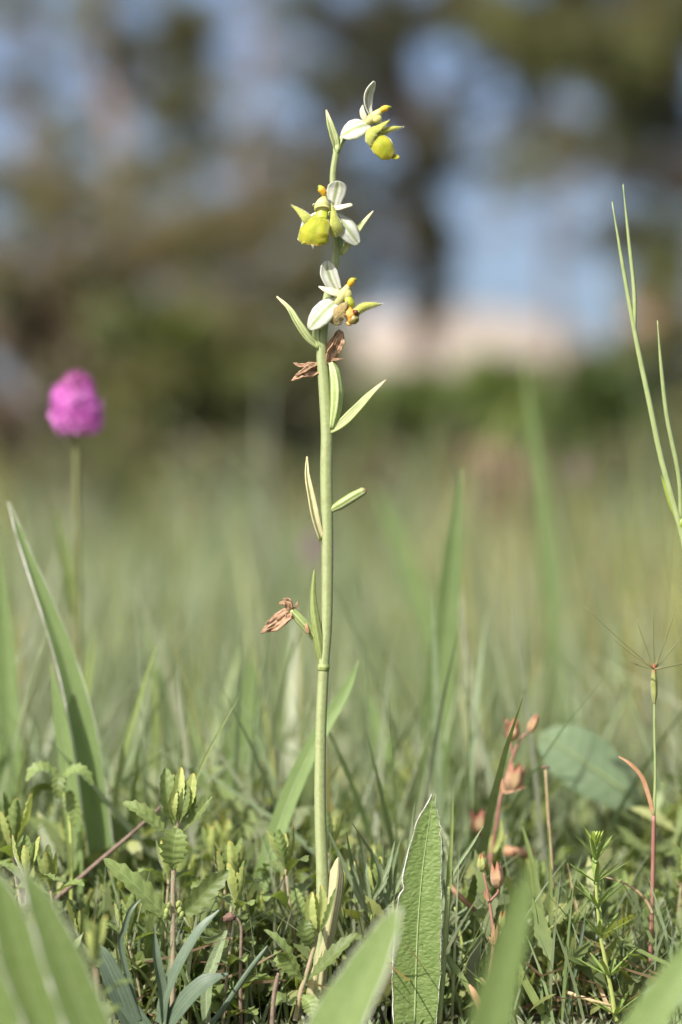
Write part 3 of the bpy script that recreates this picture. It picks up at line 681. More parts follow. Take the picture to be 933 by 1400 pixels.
def build_orchid():
    base = W(436, 1392); base.z = -.002
    t = thing('bee_orchid', 'tall bee orchid with three white and yellow-green flowers on a pale green stem', 'orchid', base)
    path = [(434, 1396), (436, 1340), (441, 1260), (441, 1200), (438, 1100), (439, 1000), (443, 912), (447, 850), (448, 750), (446.5, 650), (447, 590), (443.5, 530), (440, 470), (447, 415), (456, 372), (460, 335), (457.5, 275), (455.5, 240), (461, 203)]
    rad = [9, 9, 9, 8.5, 8, 7.6, 7.4, 7.6, 8.2, 8.6, 8.2, 7.8, 7.4, 6.8, 6.2, 5.4, 4.6, 4.4, 4.6]
    st = part('stem', MB().tube([V(*p) for p in path], [r * S for r in rad], n=14, seg=90, ridges=5, ridge=.03), 'orchid_stem', t)
    part('node', MB().tube([V(442.5, 917), V(442.7, 912), V(443, 908)], [7.8 * S, 8.9 * S, 7.7 * S], n=14, seg=6), 'bract_green', st)
    part('node', MB().tube([V(460, 210), V(461, 204), V(462, 199)], [4.5 * S, 5.8 * S, 4.6 * S], n=12, seg=6), 'ovary', st)

    # ---- bracts
    def bract(path, w, nrm, mat, **kw):
        kw.setdefault('fold', .5); kw.setdefault('nu', 4); kw.setdefault('n', 20)
        return part('bract', petal(path, w, nrm, LANCE, **kw), mat, t)
    bract([(461, 204, -2), (457, 188, -4), (451, 168, -4), (446.5, 150, 2)], 12, (.2, -1, .1), 'bract')
    bract([(467, 347, 0), (480, 330, -4), (494, 309, -6), (510, 288, -3)], 12, (-.6, -1, .3), 'bract')
    bract([(436, 475, -3), (420, 462, -9), (405, 440, -10), (395, 422, -6), (379, 405, 0)], 14, (.5, -1, .2), 'bract', fold=.75)
    bract([(452, 589, -5), (470, 578, -10), (490, 558, -14), (508, 538, -14), (527.5, 519, -10)], 17, (-.5, -.9, .5), 'bract', fold=.4)
    bract([(440, 739, -3), (431, 710, -7), (425, 680, -7), (420, 650, -5), (420.5, 624, 0)], 14, (.5, -1, .1), 'bract_pale', fold=.7)
    part('bract', petal([(442, 913, -3), (437, 885, -10), (431, 850, -11), (428, 815, -8), (430, 778, -3)], 21, (-.15, -1, .1), [(0, .75), (.2, 1), (.5, .85), (.8, .5), (.95, .28), (1, .05)], n=24, nu=5, fold=-.75), 'bract_green', t)
    # ---- ovaries and seed pods
    def ovary(path, radii, mat='ovary', ridges=6, ridge=.17):
        return part('ovary', MB().tube([V(*p) for p in path], [r * S for r in radii], n=18, seg=16, ridges=ridges, ridge=ridge), mat, t)
    ovary([(461, 206, 2), (465, 197, 2), (470, 188, 5), (486, 178, 8), (502, 172, 6)], [4, 4.5, 4.8, 4.5, 3.5])
    ovary([(464, 348, 4), (464, 330, 6), (461, 312, 8), (456, 298, 6), (449, 290, 2)], [4.5, 5.2, 5.2, 4.8, 3.5])
    ovary([(438, 476, -3), (434, 458, -2), (439, 440, 3), (452, 424, 5), (466, 414, 3)], [4, 6.5, 6, 5, 3.5])
    ov = ovary([(454, 586, -4), (459, 560, -6), (460.5, 535, -6), (458, 512, -4), (453, 496, -1)], [4, 7.5, 8.6, 7.2, 4.5])
    pod = ovary([(452, 698, -2), (466, 690, -5), (482, 680, -6), (498, 671, -5)], [3.5, 6, 6.2, 5.0])
    part('pod_end', MB().blob(V(498.5, 670.7, -5), (2.0 * S, 0, 1.6 * S), (0, 4.4 * S, 0), (-2.4 * S, 0, 4.0 * S), 10, 6), 'withered', pod)
    pod2 = ovary([(436, 880, 2), (424, 863, 0), (411, 848, -3), (398, 834, -5)], [4, 6, 6, 4.4])
    part('scar', petal([(421.5, 866, -10), (419.5, 858, -11), (419, 851, -9)], 5, (-.2, -1, 0), LANCE), 'orange_dry', pod2)

    # ---- flower 1 (top)
    c = MB().tube([V(500, 170, 0), V(508, 163, -3), V(515, 157, -5), V(521, 152, -6), V(524, 150, -6)], [4 * S, 7.2 * S, 6.2 * S, 4.4 * S, 4 * S], n=14, seg=12)
    c.blob(V(516, 163, -8), (6.2 * S, 0, 3 * S), (0, 5 * S, 0), (-2.5 * S, 0, 5.2 * S), 12, 8)
    f = part('flower', c, 'column', t)
    part('anther', MB().tube([V(521, 152.5, -7), V(524, 149.5, -8), V(528, 148, -9), V(532, 146.8, -9), V(536, 146.5, -9)], [3.2 * S, 4.4 * S, 4.4 * S, 2.6 * S, .5 * S], n=12, seg=12), 'anther', f)
    part('sepal', petal([(507, 158, 4), (502, 144, 6), (503, 128, 6), (512.5, 111.5, 2)], 17, (.75, -.75, .1), fold=.35, n=20, nu=4, cup=.15), 'sepal', f)
    part('sepal', petal([(506, 170, -3), (494, 172, -9), (480, 178, -10), (466, 186, -5)], 32, (-.15, -1, .45), n=20, nu=5, cup=-.25, fold=.12), 'sepal', f)
    part('sepal', petal([(508, 168, 6), (516, 170, 16), (524, 176, 26), (530, 184, 34)], 24, (.2, -1, .4), n=16, nu=4, cup=-.2), 'sepal', f)
    part('petal', petal([(502, 168, -4), (497, 158, -5), (495, 150, -4), (496, 143.5, -1)], 9, (-.6, -.8, .1), LANCE, cup=.2), 'sepal_edge', f)
    part('petal', petal([(510, 164, 6), (516, 156, 12), (522, 152, 16)], 8, (.2, -.8, .4), LANCE, cup=.2), 'sepal_edge', f)
    # lip
    lip = part('lip', petal([(509, 184, -6), (514, 190, -16), (522, 198, -21), (530, 206, -20), (538, 213, -15)], 30, (-.25, -1, .3), [(0, .5), (.2, .85), (.5, 1), (.8, .92), (1, .5)], n=26, nu=8, cup=-.42, thick=.0007, namp=.00012, nfreq=400), 'lip', f)
    part('lip_tip', petal([(533, 211, -10), (540, 214.5, -11), (546, 213.5, -10)], 7, (.2, -1, .5), [(0, .8), (.5, 1), (.85, .8), (1, .25)], cup=.2), 'lip', lip)
    part('lip_lobe', petal([(507, 200, -15), (505, 190, -18), (508, 180, -18), (518, 174, -16), (533, 164, -12)], 17, (-.35, -1, .25), [(0, .25), (.2, .75), (.45, 1.0), (.7, .7), (.9, .36), (1, .06)], n=22, nu=4, cup=-.35, thick=.0009), 'lobe', f)
    part('lip_lobe', MB().tube([V(518, 182, -3), V(528, 178.5, -5), V(540, 175.5, -6), V(551, 173.5, -5)], [5.0 * S, 4.8 * S, 3.2 * S, .5 * S], n=12, seg=12), 'lobe', f)

    SHIFT[0] = -11
    # ---- flower 2 (middle)
    c = MB().blob(V(441, 281, -10), (10.5 * S, 0, -1 * S), (0, 9 * S, 0), (1.5 * S, 0, 12 * S), 16, 10, deform=lambda q: Vector((q.x * (1 - .25 * q.z), q.y, q.z)))
    c.tube([V(443, 274, -8), V(444, 268.5, -9), V(443, 265, -9)], [6 * S, 3.6 * S, 3.4 * S], n=12, seg=6)
    f = part('flower', c, 'column', t)
    part('anther', MB().tube([V(444, 269, -9), V(442.5, 263, -11), V(439.5, 259, -12), V(436.5, 256, -12), V(434.5, 256.2, -12)], [3 * S, 4.8 * S, 5.2 * S, 3.6 * S, .6 * S], n=12, seg=12), 'anther', f)
    part('throat', petal([(440.5, 281, -15), (440.5, 287, -17), (440, 293, -19), (439.5, 297, -21)], 17, (-.05, -1, .1), [(0, .7), (.5, 1), (1, .9)], n=12, nu=5, cup=-.4, thick=.0008), 'throat', f)
    part('hood_rim', MB().tube([V(431, 288, -15), V(433, 283.5, -18), V(441, 281.5, -20), V(449, 283.5, -18), V(451, 288, -14)], [1.2 * S, 1.6 * S, 1.8 * S, 1.6 * S, 1.2 * S], n=8, seg=14), 'column', f)
    part('sepal', petal([(456, 284, 4), (458, 270, 5), (461, 258, 4), (462, 247.5, 0)], 27, (.1, -1, .15), [(0, .55), (.2, .8), (.5, 1), (.75, .98), (.92, .7), (1, .2)], n=20, nu=5, cup=-.15, fold=.12), 'sepal', f)
    part('sepal', petal([(458, 292, 0), (468, 304, -5), (479, 318, -7), (491, 335, -3)], 29, (.1, -1, .35), n=20, nu=5, cup=-.2, fold=.08), 'sepal', f)
    part('sepal', petal([(434, 292, 6), (424, 304, 14), (418, 314, 20), (413, 322, 24)], 22, (-.1, -1, .35), n=18, nu=4, cup=-.2), 'sepal', f)
    part('petal', petal([(455, 285, -4), (464, 284, -9), (473, 281.5, -11), (482, 279.5, -10)], 12, (.1, -.7, .7), [(0, 1), (.3, .85), (.7, .55), (.95, .45), (1, .2)], cup=.2), 'sepal_edge', f)
    part('petal', petal([(432, 284, 2), (430, 280, -2), (429, 278, -5)], 6, (-.3, -.7, .7), LANCE), 'sepal_edge', f)
    lip = part('lip', petal([(439, 294, -14), (435, 302, -26), (430, 313, -32), (427, 323, -31), (425, 330, -28), (424.5, 335.5, -26)], 43, (-.15, -1, .15), [(0, .55), (.18, .8), (.42, .97), (.68, 1.0), (.86, .95), (.95, .84), (1, .66)], n=34, nu=10, cup=-.42, thick=.0007, namp=.0005, nfreq=330, wave=.08, edge=lambda t, u: 0), 'lip', f)
    for px, py, rx in ((417.5, 331.5, 5.5), (434.5, 332.5, 6)):
        part('lip_knob', MB().blob(V(px, py, -22), (rx * S, 0, 1.5 * S), (0, 3 * S, 0), (0, 0, 2.6 * S), 12, 8), 'lip', lip)
    part('lip_tip', petal([(427, 331, -26), (428, 336, -27), (428.5, 341, -25)], 3.4, (0, -1, 0), LANCE), 'sepal', lip)
    part('lip_lobe', petal([(425, 307, -14), (420, 298, -17), (411, 289, -14), (398.5, 280, -8)], 16, (.1, -1, .3), [(0, .6), (.25, 1), (.55, .75), (.85, .32), (1, .05)], n=20, nu=4, cup=-.3, thick=.001), 'lobe', f)
    part('lip_lobe', petal([(457, 325, -12), (461, 312, -18), (458, 297, -18), (454, 277, -12)], 21, (.3, -1, .15), [(0, .4), (.2, 1), (.45, .95), (.75, .45), (1, .06)], n=20, nu=4, cup=-.35, thick=.001), 'lobe', f)

    SHIFT[0] = -10
    # ---- flower 3 (lowest open flower)
    c = MB().tube([V(462, 416, -2), V(466, 408, -5), V(471, 401, -7), V(475, 394, -7), V(478, 390, -7)], [7 * S, 8.5 * S, 7.4 * S, 4.8 * S, 3.6 * S], n=14, seg=12)
    c.blob(V(474, 403, -8), (7.5 * S, 0, 3 * S), (0, 6 * S, 0), (-3 * S, 0, 9 * S), 12, 8)
    f = part('flower', c, 'column', t)
    part('anther', MB().tube([V(477, 391.5, -8), V(479.5, 387, -9), V(482, 384, -10), V(485.5, 382.2, -10), V(489, 382.5, -10)], [3 * S, 4.6 * S, 4.6 * S, 2.6 * S, .5 * S], n=12, seg=12), 'anther', f)
    part('throat', petal([(475, 404, -12), (478, 410, -15), (480, 416, -15), (479, 421, -12)], 13, (.2, -1, .1), [(0, .8), (.5, 1), (1, .9)], n=12, nu=5, cup=-.5, thick=.0008), 'throat', f)
    part('sepal', petal([(461, 398, -2), (454, 385, -3), (449, 371, -3), (447.5, 356.5, -4)], 24, (.1, -1, .1), [(0, .6), (.3, .9), (.6, 1), (.85, .75), (1, .18)], n=20, nu=5, cup=.15, fold=.1), 'sepal', f)
    part('sepal', petal([(463, 411, -5), (450, 419, -12), (436, 434, -14), (422, 450, -8)], 31, (-.1, -1, .3), n=20, nu=5, cup=-.15, fold=.06), 'sepal', f)
    part('petal', petal([(466, 401, -8), (456, 398.5, -12), (446, 395.5, -12), (436, 391.5, -9)], 14, (-.1, -.9, .5), [(0, 1), (.4, .85), (.75, .55), (1, .15)], cup=-.2), 'sepal_edge', f)
    part('lip_lobe', petal([(463, 445, -12), (460, 434, -17), (465, 424, -18), (476, 411.5, -15)], 25, (-.2, -1, .2), [(0, .4), (.25, 1), (.5, .95), (.8, .5), (1, .08)], n=20, nu=5, cup=-.35, thick=.0012), 'lobe_olive', f)
    lr = part('lip_lobe', MB().tube([V(486, 428, -10), V(497, 420, -12), V(510, 417, -11), V(522, 416, -8)], [6 * S, 6.2 * S, 4.2 * S, .8 * S], n=12, seg=14), 'lobe', f)
    part('lobe_hair', MB().hairs([V(487, 428, -11), V(497, 421, -12), V(510, 418, -11), V(521, 416.5, -8)], [6 * S, 6 * S, 4 * S, 1 * S], 170, 2.6 * S, .00003), 'hair', lr)
    lip = part('lip', petal([(477, 418, -10), (479, 424, -18), (480, 431, -20), (479, 438, -18), (476, 444, -13)], 19, (.1, -1, .15), [(0, .6), (.3, 1), (.6, .95), (.85, .7), (1, .35)], n=18, nu=5, cup=-.8, thick=.001, namp=.0005, nfreq=800), 'lip_orange', f)
    part('lip_belly', petal([(490, 430, -15), (488, 434, -20), (483, 439, -21), (477, 442, -17)], 13, (.2, -1, -.1), [(0, .5), (.3, 1), (.7, .9), (1, .4)], n=14, nu=4, cup=-.7, thick=.001, namp=.0004, nfreq=800), 'lip_olive', lip)
    part('lip_blotch', petal([(483, 424, -20), (487, 426, -22), (491, 430, -19)], 8, (.2, -1, .2), [(0, .5), (.5, 1), (1, .5)], n=8, nu=3, cup=-.6, thick=.0006, namp=.0003, nfreq=900), 'lip_dark', lip)
    part('lip_tip', petal([(474, 440, -15), (477, 443, -17), (481, 444, -16)], 5, (0, -1, 0), [(0, .6), (.5, 1), (1, .4)], n=8, nu=3, cup=-.6, thick=.0006), 'lip_orange', lip)

    SHIFT[0] = 0
    for fl in [o for o in t.children if o.name.startswith('flower')]:
        for lb in [o for o in fl.children if o.name.startswith('lip_lobe')]:
            m = MB(); org = origin_of(lb); vv = lb.data.vertices; k = len(vv)
            for _ in range(420):
                v = vv[rng.randrange(k)]; p = v.co + org; d = (v.normal + Vector((rng.uniform(-.6, .6), rng.uniform(-.6, .6), rng.uniform(-.6, .6)))).normalized()
                sd = d.orthogonal().normalized() * .00003; l = rng.uniform(1.2, 3.2) * S; q = len(m.v)
                m.v += [p - sd, p + sd, p + d * l]; m.uv += [(0, 0), (1, 0), (.5, 1)]; m.f.append((q, q + 1, q + 2))
            fz = part('lobe_fuzz', m, 'hair', fl)
    # ---- withered flowers
    f = part('withered_flower', petal([(453, 496, -2), (452, 488, -3), (460, 474, -5), (466, 460, -6), (465, 448.5, -2)], 18, (.4, -1, .1), LANCE, n=20, nu=5, fold=.35, wave=.3, namp=.0011, nfreq=700), 'withered', t)
    part('withered_petal', petal([(452, 492, -3), (460, 491.5, -8), (470, 490, -8)], 4, (0, -1, .4), LANCE, wave=.3, namp=.0004, nfreq=900), 'withered', f)
    part('withered_petal', petal([(454, 494, -2), (450, 480, -1), (456, 466, 0), (462, 452, 2)], 11, (-.3, -1, .1), LANCE, n=14, fold=.5, namp=.0008, nfreq=800), 'withered', f)
    f = part('withered_flower', petal([(436, 506, 5), (424, 508, 0), (411, 513, -3), (398.5, 520.5, -4)], 17, (0, -1, .4), LANCE, n=20, nu=5, fold=.3, wave=.35, namp=.0011, nfreq=700, seed=3), 'withered', t)
    part('withered_petal', petal([(436, 500, 3), (424, 499, -3), (412, 500, -4), (401, 495.5, -2)], 8, (0, -1, .5), LANCE, n=16, fold=.4, wave=.3, namp=.0007, nfreq=800, seed=4), 'withered', f)
    part('withered_petal', petal([(436, 498, 3), (426, 500, -5), (414, 508, -7), (404, 514, -6)], 8, (-.2, -1, .2), LANCE, n=16, fold=.5, namp=.0008, nfreq=800, seed=5), 'withered', f)
    f = part('withered_flower', petal([(399, 836, -5), (386, 845, -9), (372, 856, -9), (355.5, 865, -4)], 23, (.1, -1, .3), LANCE, n=22, nu=5, fold=.3, wave=.4, namp=.0013, nfreq=600, seed=6), 'withered', t)
    for pth, w in (([(398, 836, -6), (394, 828, -9), (388, 824, -9), (382, 826, -7)], 9), ([(399, 835, -6), (398, 827, -8), (393, 820, -8), (388, 818, -5)], 7), ([(400, 834, -5), (405, 830, -7), (408, 823, -6)], 4),
                   ([(397, 838, -8), (393, 845, -11), (389, 850, -10)], 9), ([(398, 838, -4), (384, 840, -6), (372, 850, -7)], 9)):
        part('withered_petal', petal(pth, w, (.1, -1, .2), LANCE, n=14, fold=.5, wave=.4, namp=.0008, nfreq=800, seed=w), 'withered', f)
    # ---- basal sheaths
    part('sheath', petal([(436, 1380, -8), (444, 1310, -12), (454, 1250, -10), (461, 1205, -6), (463, 1172, 0)], 33, (.25, -1, .1), [(0, .5), (.3, .8), (.6, 1), (.8, .85), (.95, .35), (1, .06)], n=24, nu=5, fold=-.6), 'sheath', t)
    part('sheath', petal([(430, 1396, -2), (428, 1360, -10), (434, 1325, -12), (440, 1300, -11)], 30, (-.2, -1, .1), LANCE, n=18, nu=5, fold=-.7), 'sheath', t)
build_orchid()

# ------------------------------------------------------------------ pink pyramidal orchids
def pyramidal(label, px, topy, boty, wpx, y, n=90, seed=0, mats=('pink', 'pink_deep')):
    r = random.Random(seed); k = (D0 + y) / D0
    base = W(px, 700, y); base.z = 0
    t = thing('pyramidal_orchid', label, 'orchid', base)
    top = W(px, topy, y); bot = W(px, boty, y); H = (top - bot).length; R = wpx * S * k / 2
    part('stem', MB().tube([base, base.lerp(bot, .5) + Vector((.001, 0, 0)), bot, bot.lerp(top, .8)], [.0014, .0013, .0011, .0006], n=8, seg=12), 'olive_stem', t)
    for q in range(3):
        z = base.lerp(bot, .12 + .25 * q); s = 1 if q % 2 else -1
        part('leaf', MB().sheet([z, z + Vector((s * .004, -.002, .02)), z + Vector((s * .008, -.003, .045))], wk(LANCE, .006), (-s * .3, -1, .2), n=8, nu=2, fold=.4), 'grass', t)
    for i in range(n):
        f = i / n; h = f ** .85
        prof = math.sqrt(max(0, 1 - (max(0, h - .25) / .78) ** 2.0)) * .82 if h > .25 else .82
        a = i * 2.39996; d = Vector((math.cos(a), math.sin(a), 0))
        p = bot.lerp(top, h) + d * R * prof * r.uniform(.55, 1.12)
        m = MB(); out = (d + Vector((0, 0, .15 - .75 * (1 - h)))).normalized()
        sz = R * (.40 if h < .75 else .25) * r.uniform(.85, 1.15)
        sd = out.cross(Vector((0, 0, 1))).normalized(); up = sd.cross(out)
        for ang in (-1.0, 0, 1.0):
            dv = (up * -math.cos(ang) + sd * math.sin(ang)) * .9 + out * .25
            m.sheet([p, p + dv * sz * .6, p + dv * sz + out * sz * .1], wk([(0, .4), (.5, 1), (.85, .8), (1, .3)], sz * .7), out, n=3, nu=1, cup=.2)
        m.sheet([p, p + (up * .8 + out * .5) * sz * .5, p + (up * .7 + out * .9) * sz * .7], wk(LANCE, sz * .7), out, n=3, nu=1)
        part('floret', m, mats[0] if h < .72 else mats[1], t)
pyramidal('pyramidal orchid with one dense magenta-pink flower head on a bare stem', 104, 510, 584, 76, .23, 130, 3)
pyramidal('small purple orchid head nearly lost in the grass behind the bee orchid', 432, 728, 768, 34, 1.6, 40, 4, ('pink_dull', 'pink_dull'))
pyramidal('faded dusky pink orchid head beside the dark green shrub', 793, 622, 660, 24, 1.5, 30, 5, ('pink_dull', 'pink_dull'))

# ------------------------------------------------------------------ germanders (toothed leaves)
def toothed(pts, w, nrm, teeth=7, fold=.25, cup=.1, nu=3, keys=None, tooth=.45, **kw):
    keys = keys or [(0, .16), (.12, .28), (.3, .8), (.55, 1.0), (.8, .78), (.94, .42), (1, .1)]
    return MB().sheet(pts, wk(keys, w), nrm, teeth=teeth, tooth=tooth, fold=fold, cup=cup, ripple=.045, nu=nu, **kw)
def pp(path, y): return [W(p[0], p[1], y + (p[2] * S if len(p) > 2 else 0)) for p in path]

def hero_germander():
    y = -.004; base = W(237, 1388, y); base.z = 0
    t = thing('germander', 'upright germander with a reddish hairy stem, toothed leaves and a pale yellow leafy tip', 'plant', base, None)
    sp = pp([(236, 1390), (237, 1330), (237, 1287), (237, 1257), (237, 1215), (238, 1190), (239, 1165), (242, 1130), (246, 1105)], y)
    s = part('stem', MB().tube(sp, [3.6 * S, 3.4 * S, 3.2 * S, 3.3 * S, 2.6 * S], n=10, seg=30), 'germander_stem', t)
    part('stem_hair', MB().hairs(sp[1:], 3 * S, 1300, 7 * S, .000035), 'hair', s)
    for path, w, nrm, kw in (
        ([(234, 1258), (215, 1240, -8), (180, 1205, -14), (142, 1174, -10)], 33, (.35, -.75, .6), dict(cup=-.05)),
        ([(241, 1256), (262, 1240, -8), (288, 1213, -12), (313, 1190, -8)], 30, (-.35, -1, -.25), dict(fold=.3)),
        ([(238, 1189, -3), (237, 1170, -14), (240, 1148, -22), (243, 1132, -20)], 38, (0, -1, .35), dict(fold=.25)),
        ([(238, 1192, 3), (242, 1170, 16), (250, 1160, 30)], 26, (0, .4, 1), {}),
        ([(231, 1142), (215, 1128, -6), (192, 1108, -10), (168, 1097, -6)], 23, (.35, -.8, .55), {}),
        ([(251, 1136), (264, 1120, -6), (278, 1104, -10), (290, 1089, -6)], 19, (-.5, -.9, .2), dict(fold=.5))):
        part('leaf', toothed(pp(path, y), PX(w), nrm, **kw), 'germander', t)
    for path, w, nrm, mat in (
        ([(238, 1128, -3), (232, 1105, -8), (228, 1075, -8), (227, 1050, -2)], 28, (.3, -1, .1), 'germander'),
        ([(243, 1120, -4), (243, 1098, -9), (245, 1075, -9), (248, 1049, -3)], 19, (.1, -1, .1), 'germander_bud'),
        ([(250, 1116, -2), (256, 1100, -7), (262, 1080, -7), (265, 1057, -2)], 22, (-.3, -1, .1), 'germander_bud'),
        ([(242, 1120, 4), (238, 1096, 6), (236, 1072, 4), (237, 1058, 2)], 15, (.2, -1, .1), 'germander_bud'),
        ([(250, 1120, 5), (262, 1102, 8), (268, 1086, 6)], 16, (-.4, -1, .2), 'germander'),
        ([(246, 1124, -6), (251, 1106, -13), (254, 1088, -12), (256, 1072, -8)], 17, (-.1, -1, .2), 'germander'),
        ([(240, 1122, -6), (236, 1108, -12), (237, 1092, -13), (240, 1078, -9)], 15, (.2, -1, .2), 'germander_bud'),
        ([(250, 1116, 6), (254, 1090, 8), (258, 1064, 6)], 14, (-.1, -1, .2), 'germander')):
        part('bud_leaf', toothed(pp(path, y), PX(w), nrm, teeth=8, tooth=.25, fold=.5), mat, t)
    for px, py in ((228, 1246), (231, 1238), (246, 1244), (244, 1236), (227, 1252), (249, 1250)):
        part('bud', MB().blob(W(px, py, y - .002), (3.4 * S, 0, 1 * S), (0, 3 * S, 0), (0, 0, 5 * S), 8, 6), 'germander_bud', t)
    y = -.012; base = W(408, 1392, y); base.z = 0
    t = thing('germander', 'short bright green germander growing against the foot of the bee orchid', 'plant', base, None)
    sp = pp([(404, 1395), (411, 1358), (417, 1340), (425, 1312), (432, 1286), (435, 1262)], y)
    s = part('stem', MB().tube(sp, [3.6 * S, 3 * S, 2.6 * S], n=10, seg=20), 'germander_stem', t)
    part('stem_hair', MB().hairs(sp, 2.8 * S, 400, 5 * S, .000035), 'hair', s)
    for path, w, nrm, kw in (
        ([(416, 1341), (400, 1318, -6), (382, 1290, -10), (361, 1271, -6)], 19, (.5, -.6, .6), dict(fold=.5)),
        ([(416, 1342), (398, 1322, -10), (384, 1305, -14), (376, 1298, -12)], 26, (.5, -.2, -.8), {}),
        ([(421, 1340), (440, 1322, -6), (462, 1300, -10), (488, 1276, -6)], 24, (-.3, -.7, .7), {}),
        ([(428, 1298), (421, 1284, -10), (417, 1268, -12), (420, 1254, -8)], 23, (.1, -1, -.1), dict(fold=.3)),
        ([(435, 1277), (446, 1262, -6), (454, 1240, -8), (460, 1214, -4)], 13, (-.6, -.8, .2), dict(fold=.8)),
        ([(424, 1262), (414, 1246, -4), (408, 1230, -4), (404, 1214, 0)], 15, (.5, -.9, .2), dict(fold=.5)),
        ([(406, 1362), (396, 1372, -8), (384, 1366, -14), (372, 1376, -16)], 24, (.2, -.4, .9), {}),
        ([(412, 1360), (424, 1372, -10), (426, 1390, -14)], 24, (-.1, -.8, .5), {})):
        part('leaf', toothed(pp(path, y), PX(w), nrm, **kw), 'germander', t)
    for path, w in (([(433, 1280, -3), (427, 1262, -7), (424, 1240, -6), (427, 1219, -2)], 17), ([(436, 1276, -2), (439, 1255, -5), (442, 1232, -5), (439, 1210, -1)], 14), ([(434, 1274, 3), (432, 1250, 5), (433, 1222, 3)], 12)):
        part('bud_leaf', toothed(pp(path, y), PX(w), (.1, -1, .1), teeth=8, tooth=.25, fold=.45), 'germander_bud', t)
hero_germander()

def germander_proto(seed, H=.045, pairs=3, yellow=True):
    r = random.Random(seed)
    t = bpy.data.objects.new('germander', None); col.objects.link(t); t.empty_display_size = .01
    bend = Vector((r.uniform(-.006, .006), r.uniform(-.006, .006), 0))
    sp = [Vector((0, 0, -.004)), Vector((0, 0, H * .4)) + bend * .3, Vector((0, 0, H)) + bend]
    part('stem', MB().tube(sp, [.0007, .0006, .0005], n=6, seg=8), 'germander_stem', t)
    for k in range(pairs):
        f = .14 + .82 * k / max(pairs - 1, 1); p = catmull(sp, 20)[int(f * 20)]
        a0 = k * math.pi / 2 + r.uniform(-.3, .3) + seed
        for s in (0, math.pi):
            a = a0 + s; d = Vector((math.cos(a), math.sin(a), 0)); ln = r.uniform(.017, .025) * (1 - .25 * f)
            up = r.uniform(.1, .65) + .3 * f
            q = [p, p + (d + Vector((0, 0, up))) * ln * .4, p + (d + Vector((0, 0, up * .8))) * ln * .75, p + (d + Vector((0, 0, up * .5))) * ln]
            part('leaf', toothed(q, ln * .5, (-d.x * .4, -d.y * .4, 1), teeth=6, nu=2, fold=r.uniform(.1, .5)), 'germander', t)
    top = sp[-1]
    for k in range(5):
        a = k * 1.257 + seed; d = Vector((math.cos(a), math.sin(a), 0)) * r.uniform(.15, .45); ln = r.uniform(.011, .017)
        q = [top - Vector((0, 0, .002)), top + (d * .8 + Vector((0, 0, .5))) * ln, top + (d + Vector((0, 0, 1))) * ln]
        part('bud_leaf', toothed(q, ln * .36, (-d.x, -d.y, .3), teeth=6, tooth=.3, nu=2, fold=.55), 'germander_bud' if yellow and k % 2 == 0 else 'germander', t)
    return t

def place_germanders():
    protos = [germander_proto(s, H, n) for s, H, n in ((1, .046, 5), (2, .034, 4), (3, .058, 6))]
    used = [False] * 3
    def put(i, x, y, z, rz, sc, lab, grp, tilt=0):
        o = protos[i] if not used[i] else copy_tree(protos[i])
        used[i] = True
        o.location = (x, y, z); o.rotation_euler = (tilt, tilt * .6, rz); o.scale = (sc,) * 3
        o['label'] = lab; o['category'] = 'plant'
        if grp: o['group'] = grp
        elif 'group' in o: del o['group']
    def top(i, px, py, y, rz, sc, lab, grp=None):
        """by the height of its tip: base on the ground"""
        p = W(px, py, y); H = (.046 + .014, .034 + .014, .058 + .014)[i]
        put(i, p.x, y, 0, rz, p.z / H, lab, grp)
    top(0, 42, 1098, .035, .4, 1, 'germander with yellow-green tip standing in front of the tall arching leaf')
    top(1, 12, 1118, .05, 1.4, 1, 'germander with folded pale tip at the foot of the pale upright blade')
    top(2, 306, 1128, .10, 2.1, 1, 'yellow-tipped germander in the grass between bee orchid and reddish germander')
    top(0, 150, 1262, -.10, .9, 1, 'yellow-tipped germander just behind the broad hairy-edged foreground leaves')
    top(1, 130, 1235, .02, 2.9, 1, 'germander with a dry pale bud under the brown twig')
    G = 'low germanders in the ground cover'; lab = 'small germander with toothed leaves in the low green ground cover'
    r = random.Random(21); n = 0
    spots = []
    for _ in range(900):
        y = r.uniform(.0, .34) if r.random() < .5 else r.uniform(.0, .12); D = D0 + y; x = r.uniform(-1, 1) * .13 * D
        if x > .035 and (y < .05 or r.random() < .6): continue
        if y < .02 and (x > .01 or abs(x + .008) < .014): continue
        if any(math.hypot(x - a, y - b) < .0125 for a, b in spots): continue
        spots.append((x, y))
        i = r.randrange(3); sc = r.uniform(.55, .95) if y > -.01 else r.uniform(.35, .55)
        if y > .2: zone = 'out in the meadow grass behind the long slanting leaf'
        elif y > .1: zone = 'in the leafy cover a hand behind the bee orchid'
        elif x > .035: zone = 'in the grass round the bedstraw'
        elif x > -.022: zone = 'close round the foot of the bee orchid'
        elif x > -.068: zone = 'around the foot of the reddish germander'
        else: zone = 'below the drooping burnet leaflets'
        put(i, x, y, 0, r.uniform(0, 6.28), sc, 'small germander with toothed leaves ' + zone, G + ', ' + zone, r.uniform(-.2, .2)); n += 1
        if n >= 120: break
place_germanders()

